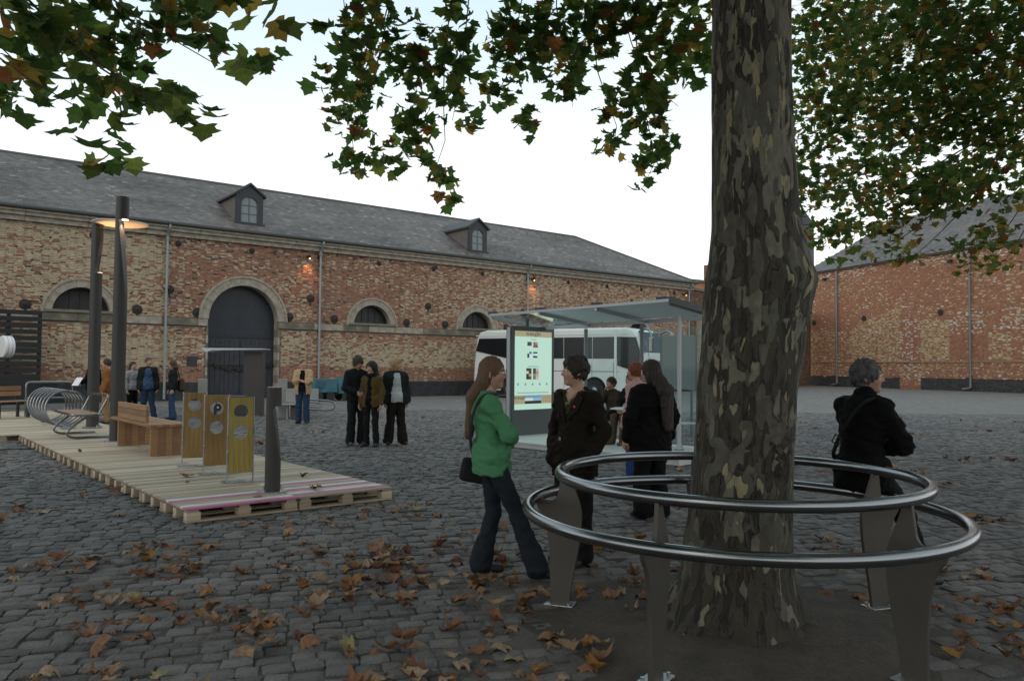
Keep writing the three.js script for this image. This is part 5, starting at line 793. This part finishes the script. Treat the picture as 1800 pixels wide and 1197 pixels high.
{ // woman in the green cardigan
  const p = person('woman in a bright green cardigan with long brown hair, arms folded', [-0.1, 6.02], 1.72, {
    near: true, height: 1.66, build: 0.9, head: [-0.28, 0.06, 0], skin: [0.4, 0.23, 0.165],
    j: { hip: [0, 0.95, -0.05], waist: [0, 1.09, -0.065], chest: [0, 1.27, -0.09], neck: [0, 1.42, -0.085], head: [0, 1.585, -0.045] },
    L: { sh: [0.15, 1.35, -0.09], el: [0.2, 1.12, 0.03], wr: [-0.03, 1.12, 0.1], hj: [0.085, 0.91, -0.05], kn: [0.09, 0.5, -0.02], an: [0.09, 0.085, -0.12], toe: [0.02, 0, 0.16] },
    R: { sh: [-0.15, 1.35, -0.09], el: [-0.19, 1.12, 0.06], wr: [0.03, 1.07, 0.12], hj: [-0.085, 0.91, -0.05], kn: [-0.1, 0.5, 0.14], an: [-0.11, 0.085, 0.3], toe: [-0.02, 0, 0.16] }, palmL: [0, 0.2, 1], palmR: [0, 0.2, 1],
    legs: { c: [0.018, 0.024, 0.03], e: 0.007, flare: 0.042, drop: 0.055, top: 0.92 }, shoes: [0.018, 0.014, 0.012], hair: { c: [0.105, 0.058, 0.032], len: 0.5, swing: 0.06, e: 0.012, curl: 0.006, fringe: -0.055, fw: 0.07 },
    tops: [{ n: 'white_shirt', c: [0.5, 0.5, 0.48], e: 0.011, hem: 0.85, sleeves: 0 }, { n: 'green_cardigan', c: [0.075, 0.23, 0.115], e: 0.022, hem: 0.8, flare: 0.24, open: 0.03, openX: 0.03, fold: 0.017, cuff: 0.06, vee: 0.08 }] });
  obj('bag_strap', tube([[-0.12, 1.43, -0.02], [-0.17, 1.4, -0.16], [-0.1, 1.2, -0.225], [0.02, 1.0, -0.21], [0.12, 0.88, -0.16]], 0.012, 40, 8), cloth([0.045, 0.045, 0.05]), p.t);
  obj('shoulder_bag', rb(0.1, 0.19, 0.24, 0.035, 0.17, 0.8, -0.16, 0.2, 0, 0, 3), cloth([0.02, 0.02, 0.022]), p.t);
  const gl = [1, -1].map(s => place(new THREE.TorusGeometry(0.021, 0.0016, 6, 24), s * 0.031, 0.008, 0.105)); gl.push(place(new THREE.CylinderGeometry(0.0014, 0.0014, 0.02, 6), 0, 0.012, 0.107, 0, 0, Math.PI / 2), ...[1, -1].map(s => bx(0.003, 0.004, 0.11, s * 0.066, 0.012, 0.05, 0, s * 0.25)));
  obj('glasses', gl.map(g => g.applyMatrix4(p.HM)), M.galv, p.t);
}
{ // woman in the dark brown coat
  const p = person('woman in a dark brown wrap coat, hands in pockets, short dark hair', [0.53, 6.45], -0.75, {
    near: true, height: 1.68, head: [-0.62, 0.02, 0], skin: [0.46, 0.28, 0.205],
    L: { el: [0.255, 1.1, -0.06], wr: [0.19, 0.87, 0.07], an: [0.1, 0.085, 0.03] }, R: { el: [-0.255, 1.1, -0.06], wr: [-0.19, 0.87, 0.07], an: [-0.13, 0.085, -0.06] }, hideL: true, hideR: true,
    legs: { c: [0.012, 0.011, 0.011], e: 0.02, flare: 0.03 }, hair: { c: [0.018, 0.011, 0.009], e: 0.022, curl: 0.02, nape: -0.12, fringe: -0.05, fw: 0.075 },
    tops: [{ n: 'olive_top', c: [0.05, 0.045, 0.018], e: 0.008, hem: 0.95, sleeves: 0, vee: 0.12, veeW: 0.7 }, { n: 'brown_coat', c: [0.016, 0.012, 0.009], e: 0.024, hem: 0.72, flare: 0.16, vee: 0.26, veeW: 0.42, fold: 0.02, cuff: 0 }] });
  for (const s of [1, -1]) obj('lapel', ext([[0, 0.0], [s * 0.05, 0.17], [s * 0.1, 0.26], [s * 0.15, 0.2], [s * 0.11, 0.09]], 0.014, 0.004).applyMatrix4(new THREE.Matrix4().makeRotationX(-0.2).setPosition(0, 1.17, 0.128)), cloth([0.02, 0.015, 0.011]), p.t);
  obj('necklace', tube([[-0.06, 1.44, 0.0], [-0.05, 1.39, 0.075], [0, 1.335, 0.112], [0.05, 1.39, 0.075], [0.06, 1.44, 0.0]], 0.0022, 30, 6), M.iron, p.t); obj('pendant', place(new THREE.SphereGeometry(0.015, 12, 10).scale(0.8, 1.2, 0.4), 0, 1.318, 0.118), mat([0.1, 0.12, 0.13], 0.3), p.t);
  obj('lapel_badge', cy(0.011, 0.011, 0.006, 0.1, 1.3, 0.142, 12, Math.PI / 2), mat([0.5, 0.04, 0.03], 0.4), p.t);
  obj('belt_buckle', rb(0.02, 0.03, 0.008, 0.003, -0.03, 1.03, 0.168), M.galv, p.t);
}
{ // woman in black perched on the ring seat
  const p = person('grey-haired woman in a black coat perched on the steel ring seat', [2.57, 5.72], 2.05, {
    near: true, height: 1.68, head: [-0.88, 0.0, 0], skin: [0.38, 0.215, 0.15],
    j: { hip: [0, 0.89, 0], waist: [0, 1.04, 0.0], chest: [0, 1.24, 0.02], neck: [0, 1.4, 0.03], head: [0, 1.565, 0.07] },
    L: { sh: [0.163, 1.335, 0.02], el: [0.215, 1.09, 0.14], wr: [-0.02, 1.06, 0.27], hj: [0.09, 0.86, 0.02], kn: [0.11, 0.53, 0.3], an: [0.11, 0.085, 0.36], toe: [0.03, 0, 0.16] },
    R: { sh: [-0.163, 1.335, 0.02], el: [-0.225, 1.08, 0.16], wr: [0.05, 1.03, 0.29], hj: [-0.09, 0.86, 0.02], kn: [-0.11, 0.55, 0.33], an: [-0.12, 0.085, 0.5], toe: [-0.03, 0, 0.16] }, palmL: [0, 0.2, 1], palmR: [0, 0.2, 1],
    legs: { c: BLK, e: 0.02, flare: 0.02 }, hair: { c: [0.06, 0.06, 0.06], e: 0.018, curl: 0.022, nape: -0.1 },
    tops: [{ n: 'black_coat', c: [0.004, 0.004, 0.0045], e: 0.03, hem: 0.745, flare: 0.22, collar: 0.06, fold: 0.02, cuff: 0 }] });
  obj('bag_strap', tube([[-0.14, 1.42, 0.03], [-0.1, 1.38, -0.11], [0.02, 1.2, -0.165], [0.12, 1.02, -0.155], [0.2, 0.95, -0.06]], 0.014, 40, 6), cloth([0.016, 0.016, 0.017]), p.t);
  obj('strap_buckle', [[0, 0.032, 0.07, 0.006], [0, -0.032, 0.07, 0.006], [0.032, 0, 0.006, 0.07], [-0.032, 0, 0.006, 0.07]].map(([x, y, w, h]) => bx(w, h, 0.008, x, y, 0)).map(g => place(g, 0.07, 1.1, -0.185, 0, 0, 0.6)), M.iron, p.t);
}
{ // by the shelter
  person('woman with very long dark hair in black, seen from behind by the shelter', [1.5, 8.4], 3.5, { near: true, height: 1.67, build: 1.12, head: [0.45, 0, 0], legs: { c: BLK, e: 0.03, flare: 0.04 }, hair: { c: [0.022, 0.013, 0.01], len: 0.6, e: 0.018, w: 1.35, swing: 0.12 }, L: { el: [0.27, 1.1, -0.02], wr: [0.28, 0.86, 0.06] }, R: { el: [-0.27, 1.1, -0.02], wr: [-0.28, 0.86, 0.06] }, tops: [{ n: 'black_top', c: BLK, e: 0.034, hem: 0.7, flare: 0.2, fold: 0.02, cuff: 0.1 }] });
  person('woman with short red hair in a pale pink top and jeans', [1.78, 11.2], 3.95, { height: 1.66, near: true, build: 0.92, head: [0.3, 0.05, 0], legs: { c: [0.02, 0.045, 0.13], e: 0.01, flare: 0.04 }, hair: { c: [0.16, 0.035, 0.015], e: 0.024, curl: 0.016, nape: -0.1 }, tops: [{ n: 'pink_top', c: [0.5, 0.3, 0.3], e: 0.012, hem: 0.86 }] });
  const sit = (label, lx, o) => { const x = 1.66 + lx * 0.7 + 0.52 * 0.714, z = -15.27 + lx * 0.714 - 0.52 * 0.7; return person(label, [x, -z, 0.13], -0.8, { j: { hip: [0, 0.565, 0], waist: [0, 0.7, 0.01], chest: [0, 0.89, 0.03], neck: [0, 1.05, 0.045], head: [0, 1.215, 0.09] }, ...o,
    L: { sh: [0.165, 0.985, 0.03], hj: [0.09, 0.54, 0.03], kn: [0.11, 0.52, 0.44], an: [0.11, 0.085, 0.46], ...o.L }, R: { sh: [-0.165, 0.985, 0.03], hj: [-0.09, 0.54, 0.03], kn: [-0.11, 0.52, 0.44], an: [-0.11, 0.085, 0.5], ...o.R }, legs: { top: 0.66, ...o.legs } }); };
  sit('seated short-haired woman in a brown coat resting chin on hand', 0.02, { near: true, height: 1.62, head: [-0.3, 0.02, 0], L: { el: [0.2, 0.74, 0.14], wr: [0.06, 0.62, 0.32] }, R: { el: [-0.18, 0.78, 0.24], wr: [-0.05, 1.06, 0.21] }, legs: { c: [0.05, 0.038, 0.028], e: 0.014 }, hair: { c: [0.03, 0.02, 0.015], e: 0.018, curl: 0.02 }, tops: [{ n: 'brown_coat', c: [0.055, 0.043, 0.032], e: 0.022, hem: 0.46, collar: 0.02 }] });
  const m = sit('seated man in a dark jacket and blue shirt holding papers', 0.5, { near: true, height: 1.72, head: [-0.35, 0.2, 0], L: { el: [0.22, 0.76, 0.14], wr: [0.1, 0.66, 0.34] }, R: { el: [-0.22, 0.76, 0.14], wr: [-0.1, 0.66, 0.34] }, legs: { c: [0.075, 0.055, 0.035], e: 0.02 }, shoes: [0.09, 0.04, 0.02], hair: { c: [0.07, 0.065, 0.06], e: 0.008 }, tops: [{ n: 'blue_shirt', c: [0.16, 0.26, 0.38], e: 0.012, hem: 0.5, sleeves: 0 }, { n: 'dark_jacket', c: [0.016, 0.015, 0.016], e: 0.022, hem: 0.46, open: 0.055, vee: 0.12 }] });
  obj('papers', rb(0.3, 0.02, 0.21, 0.004, 0, 0.685, 0.42, 0.12), mat([0.72, 0.72, 0.72], 0.7), m.t);
}
{ // three talking on the setts
  const m = person('tall man in a black coat looking down at a small camera', [-3.12, 15.72], 0.5, { height: 1.78, head: [0.1, 0.5, 0.05], j: { head: [0, 1.57, 0.05] }, L: { el: [0.24, 1.1, 0.03], wr: [0.08, 1.02, 0.23] }, R: { el: [-0.24, 1.1, 0.03], wr: [-0.08, 1.02, 0.23] }, legs: { c: [0.014, 0.016, 0.016], e: 0.02, flare: 0.03 }, shoes: [0.05, 0.07, 0.09], hair: { c: [0.04, 0.028, 0.02], e: 0.026, curl: 0.03 }, tops: [{ n: 'black_coat', c: [0.011, 0.012, 0.014], e: 0.026, hem: 0.85, flare: 0.06, collar: 0.02 }] });
  obj('pocket_camera', [rb(0.1, 0.065, 0.035, 0.008, 0, 1.05, 0.3), cy(0.022, 0.022, 0.03, 0.02, 1.05, 0.33, 14, Math.PI / 2)], mat([0.03, 0.03, 0.032], 0.4), m.t);
  person('woman in an olive jacket with black scarf, between the two men', [-2.78, 15.48], -0.3, { height: 1.66, build: 0.94, head: [-0.35, 0.05, 0], legs: { c: [0.013, 0.013, 0.013], e: 0.012 }, shoes: [0.03, 0.04, 0.05], scarf: [0.012, 0.011, 0.012], hair: { c: [0.013, 0.01, 0.01], e: 0.03, len: 0.2, curl: 0.014 }, tops: [{ n: 'black_top', c: BLK, e: 0.008, hem: 0.86, sleeves: 0 }, { n: 'olive_jacket', c: [0.085, 0.06, 0.02], e: 0.024, hem: 0.8, flare: 0.12, open: 0.045 }] });
  person('blond man in an open dark green jacket over a white shirt', [-2.36, 15.9], 0.35, { height: 1.74, head: [0.8, 0.05, 0], L: { an: [0.15, 0.085, 0.02] }, R: { an: [-0.13, 0.085, -0.05] }, legs: { c: [0.018, 0.016, 0.015], e: 0.028, flare: 0.035 }, hair: { c: [0.34, 0.23, 0.11], e: 0.024, len: 0.14, curl: 0.014 }, tops: [{ n: 'white_shirt', c: [0.46, 0.48, 0.5], e: 0.03, hem: 0.84, sleeves: 0 }, { n: 'green_jacket', c: [0.016, 0.024, 0.023], e: 0.042, hem: 0.8, flare: 0.08, open: 0.085, collar: 0.01 }] });
  person('man in a tan jacket and jeans standing with folded arms', [-5.7, 21.3], 0.1, { height: 1.74, build: 1.05, head: [0.7, -0.12, 0], ...crossed, palmL: [0, 0.2, 1], palmR: [0, 0.2, 1], legs: { c: JEAN, e: 0.022, flare: 0.025 }, hair: { c: [0.06, 0.05, 0.04], e: 0.006 }, tops: [{ n: 'black_shirt', c: BLK, e: 0.024, hem: 0.88, sleeves: 0 }, { n: 'tan_jacket', c: [0.4, 0.29, 0.165], e: 0.036, hem: 0.78, flare: 0.14, open: 0.07 }] });
}
{ // the group beyond the lamp posts
  const w = person('white-haired man in a black jacket holding a leaflet by the lamp posts', [-11.6, 21.6], -0.5, { height: 1.75, head: [-0.4, 0.15, 0], R: { el: [-0.23, 1.1, 0.04], wr: [-0.15, 1.02, 0.25] }, legs: { c: [0.015, 0.015, 0.017] }, hair: { c: [0.5, 0.5, 0.48], e: 0.01 }, tops: [{ n: 'black_jacket', c: BLK, e: 0.025, hem: 0.8 }] });
  obj('leaflet', rb(0.2, 0.28, 0.006, 0.002, -0.15, 1.06, 0.34, -0.7, 0.3, 0), mat([0.72, 0.73, 0.75], 0.7), w.t);
  person('person in a rust brown jacket and tan trousers half hidden by the lamp post', [-10.75, 20.7], -1.2, { height: 1.7, head: [0, 0.1, 0], legs: { c: [0.3, 0.19, 0.09], e: 0.02 }, hair: { c: [0.03, 0.02, 0.015], e: 0.016 }, tops: [{ n: 'rust_jacket', c: [0.21, 0.085, 0.03], e: 0.024, hem: 0.8 }] });
  person('dark-haired woman in a grey sweater beside the lamp post', [-11.0, 22.6], 1.2, { height: 1.64, build: 0.92, head: [-0.3, 0, 0], legs: { c: BLK, e: 0.012 }, hair: { c: [0.02, 0.014, 0.012], e: 0.016, len: 0.16 }, tops: [{ n: 'grey_sweater', c: [0.28, 0.28, 0.3], e: 0.016, hem: 0.86 }] });
  person('stout man in a blue shirt, dark waistcoat and jeans', [-10.45, 22.4], 0.45, { height: 1.77, build: 1.2, head: [0.5, 0.05, 0], L: { an: [0.17, 0.085, 0.05] }, R: { an: [-0.13, 0.085, -0.05] }, legs: { c: JEAN, e: 0.02, flare: 0.02 }, hair: { c: [0.07, 0.055, 0.045], e: 0.012 }, tops: [{ n: 'blue_shirt', c: [0.04, 0.075, 0.15], e: 0.016, hem: 0.82, sleeves: 0 }, { n: 'dark_waistcoat', c: [0.016, 0.017, 0.018], e: 0.026, hem: 0.8, open: 0.1 }] });
  const b = person('woman in a black jacket and jeans carrying a brown bag on her back', [-9.72, 22.35], -1.0, { height: 1.68, head: [-0.3, 0.05, 0], legs: { c: [0.035, 0.065, 0.12], e: 0.01, flare: 0.04 }, hair: { c: [0.05, 0.025, 0.016], e: 0.018, len: 0.13 }, tops: [{ n: 'black_jacket', c: [0.014, 0.014, 0.017], e: 0.022, hem: 0.88 }] });
  obj('brown_bag', rb(0.3, 0.36, 0.16, 0.06, 0.02, 1.0, -0.23, 0, 0, 0.2, 4), cloth([0.07, 0.042, 0.028]), b.t); obj('bag_strap', tube([[0.1, 1.42, -0.05], [0.02, 1.4, -0.14], [-0.06, 1.2, -0.19]], 0.015, 20, 6), cloth([0.04, 0.028, 0.02]), b.t);
}
// ---------------------------------------------------------------- fallen leaves
{
  const R = rng(909), G = Array.from({ length: 8 }, (_, k) => leafGeo(mix(0.5, 1.7, hash(k, 3)) * (k % 3 ? 1 : -1), mix(0.35, 0.85, hash(k, 8)), 40 + k, 3));
  const m0 = mat([1, 1, 1], 0.8, { map: veins, side: THREE.DoubleSide }), cols = [[0.27, 0.125, 0.06], [0.2, 0.085, 0.04], [0.38, 0.24, 0.14], [0.3, 0.16, 0.08], [0.42, 0.3, 0.19], [0.17, 0.07, 0.038], [0.36, 0.17, 0.04], [0.36, 0.3, 0.15]], mats = cols.map(c => { const m = m0.clone(); m.color.setRGB(...c.map(v => v * 0.95)); return m; });
  const list = [], ok = (x, d) => Math.abs(x) < d * 0.7 + 0.8 && d > 2.6 && d < 34;
  const onD = (x, d) => { const dx = x + 3.25, dd = d - 7.85, u = -0.645 * dx + 0.764 * dd, v = 0.764 * dx + 0.645 * dd; return u > -0.03 && v > -0.4 && v < 2.44; };
  const push = (x, d, y = 0) => { if (!ok(x, d)) return; if (!y && onD(x, d)) return; if (Math.hypot(x - TREE[0], d + TREE[1]) < 0.55) return; list.push({ x, d, y, s: mix(0.05, 0.135, Math.pow(R(), 1.2)), g: Math.floor(R() * 8), c: Math.floor(Math.pow(R(), 1.2) * 7.25), e: [(R() - 0.5) * 0.4 - Math.PI / 2, R() * 6.283, (R() - 0.5) * 0.5] }); };
  const clump = (x, d, n, r) => { n = Math.ceil(n * 1.2); for (let i = 0; i < n; i++) { const a = R() * 6.283, q = r * Math.sqrt(R()); push(x + Math.cos(a) * q * 1.6, d + Math.sin(a) * q, 0); list.length && (list[list.length - 1].y += R() * 0.04 * (n > 6 ? 1 : 0.3)); } };
  for (let i = 0; i < 1000; i++) { const d = mix(2.8, 26, Math.pow(R(), 1.5)), x = (R() * 2 - 1) * (d * 0.68), f = fbm(x * 0.5 + 7, d * 0.5, 3); if (f < 0.5 || (d > 9 && x < 0.35 * d && R() < 0.72) || (d > 14 && R() < 0.5)) continue; clump(x, d, 1 + Math.floor(R() * 2.4), 0.16); }
  // the drifts seen in the foreground
  for (const [x, d, n, r] of [[-1.75, 4.9, 12, 0.2], [-1.0, 5.6, 14, 0.3], [-1.2, 6.4, 14, 0.35], [-2.4, 4.55, 8, 0.22], [-2.6, 5.2, 9, 0.28], [-0.65, 4.4, 7, 0.18], [-0.35, 4.15, 6, 0.16], [-1.25, 4.5, 7, 0.2], [-3.6, 6.1, 7, 0.2], [-2.9, 6.6, 8, 0.3], [-2.2, 7.7, 10, 0.35], [-1.2, 8.4, 10, 0.3], [-3.7, 8.4, 14, 0.4], [-4.6, 9.4, 10, 0.4], [1.05, 6.9, 10, 0.25], [0.1, 6.5, 6, 0.2], [2.6, 7.2, 8, 0.3], [2.75, 4.45, 8, 0.2], [3.4, 6.2, 9, 0.3], [3.0, 4.2, 5, 0.15], [1.95, 6.0, 7, 0.2], [0.15, 4.05, 4, 0.12], [0.55, 4.2, 2, 0.1], [0.85, 5.3, 3, 0.15], [-2.0, 3.9, 6, 0.25], [-0.6, 3.75, 5, 0.2], [-1.7, 3.8, 5, 0.2]]) clump(x, d, n, r);
  for (const [v, u] of [[0.75, 2.3], [0.55, 1.75], [1.55, 0.35], [1.6, 0.42], [0.9, 0.3], [0.3, 6.2], [1.9, 1.4]]) { const p = onDeck(v, u); push(p[0], -p[2], DK.h); }
  list.sort((a, b) => a.d - b.d);
  const E = new THREE.Euler(), Q = new THREE.Quaternion(), lift = G.map(g => { g.computeBoundingBox(); return -g.boundingBox.min.z; });
  const put = p => { E.set(p.e[0], p.e[1], p.e[2], 'YXZ'); Q.setFromEuler(E); const k = p.s; return new THREE.Matrix4().compose(V(p.x, p.y + 0.004 + k * 0.1, -p.d), Q, V(k, k, k)); };
  const seen = list.filter(p => Math.abs(p.x) < p.d * 0.65 && 1.6 / p.d < 0.39), one = new Set(seen.slice(0, 300));
  const kinds = ['rust brown', 'dark brown', 'tan', 'russet', 'pale tan', 'chestnut', 'orange', 'yellow-green'];
  for (const p of one) { const o = new THREE.Mesh(G[p.g], mats[p.c]); o.name = numbered('fallen_leaf'); put(p).decompose(o.position, o.quaternion, o.scale); scene.add(o); tag(o, `${kinds[p.c]} curled plane leaf fallen on the ${p.y > 0.1 ? 'pallet deck' : 'foreground setts'}`, 'leaf', `${kinds[p.c]} fallen leaves`); }
  const rest = list.filter(p => !one.has(p)), far = new THREE.Group(); far.name = 'leaf_litter'; far.userData = { kind: 'stuff', label: 'brown fallen leaves scattered over the more distant setts', category: 'leaves' }; scene.add(far);
  for (let k = 0; k < 8; k++) { const l = rest.filter(p => p.g === k); if (!l.length) continue; const im = new THREE.InstancedMesh(G[k], m0, l.length), c = new THREE.Color(); l.forEach((p, i) => { im.setMatrixAt(i, put(p)); im.setColorAt(i, c.setRGB(...cols[p.c])); }); im.name = 'leaves'; im.userData.kind = 'stuff'; far.add(im); }
  console.log('fallen', list.length);
}
scene.traverse(o => { if (o.isMesh) { o.castShadow = true; o.receiveShadow = true; } });
renderer.render(scene, camera);
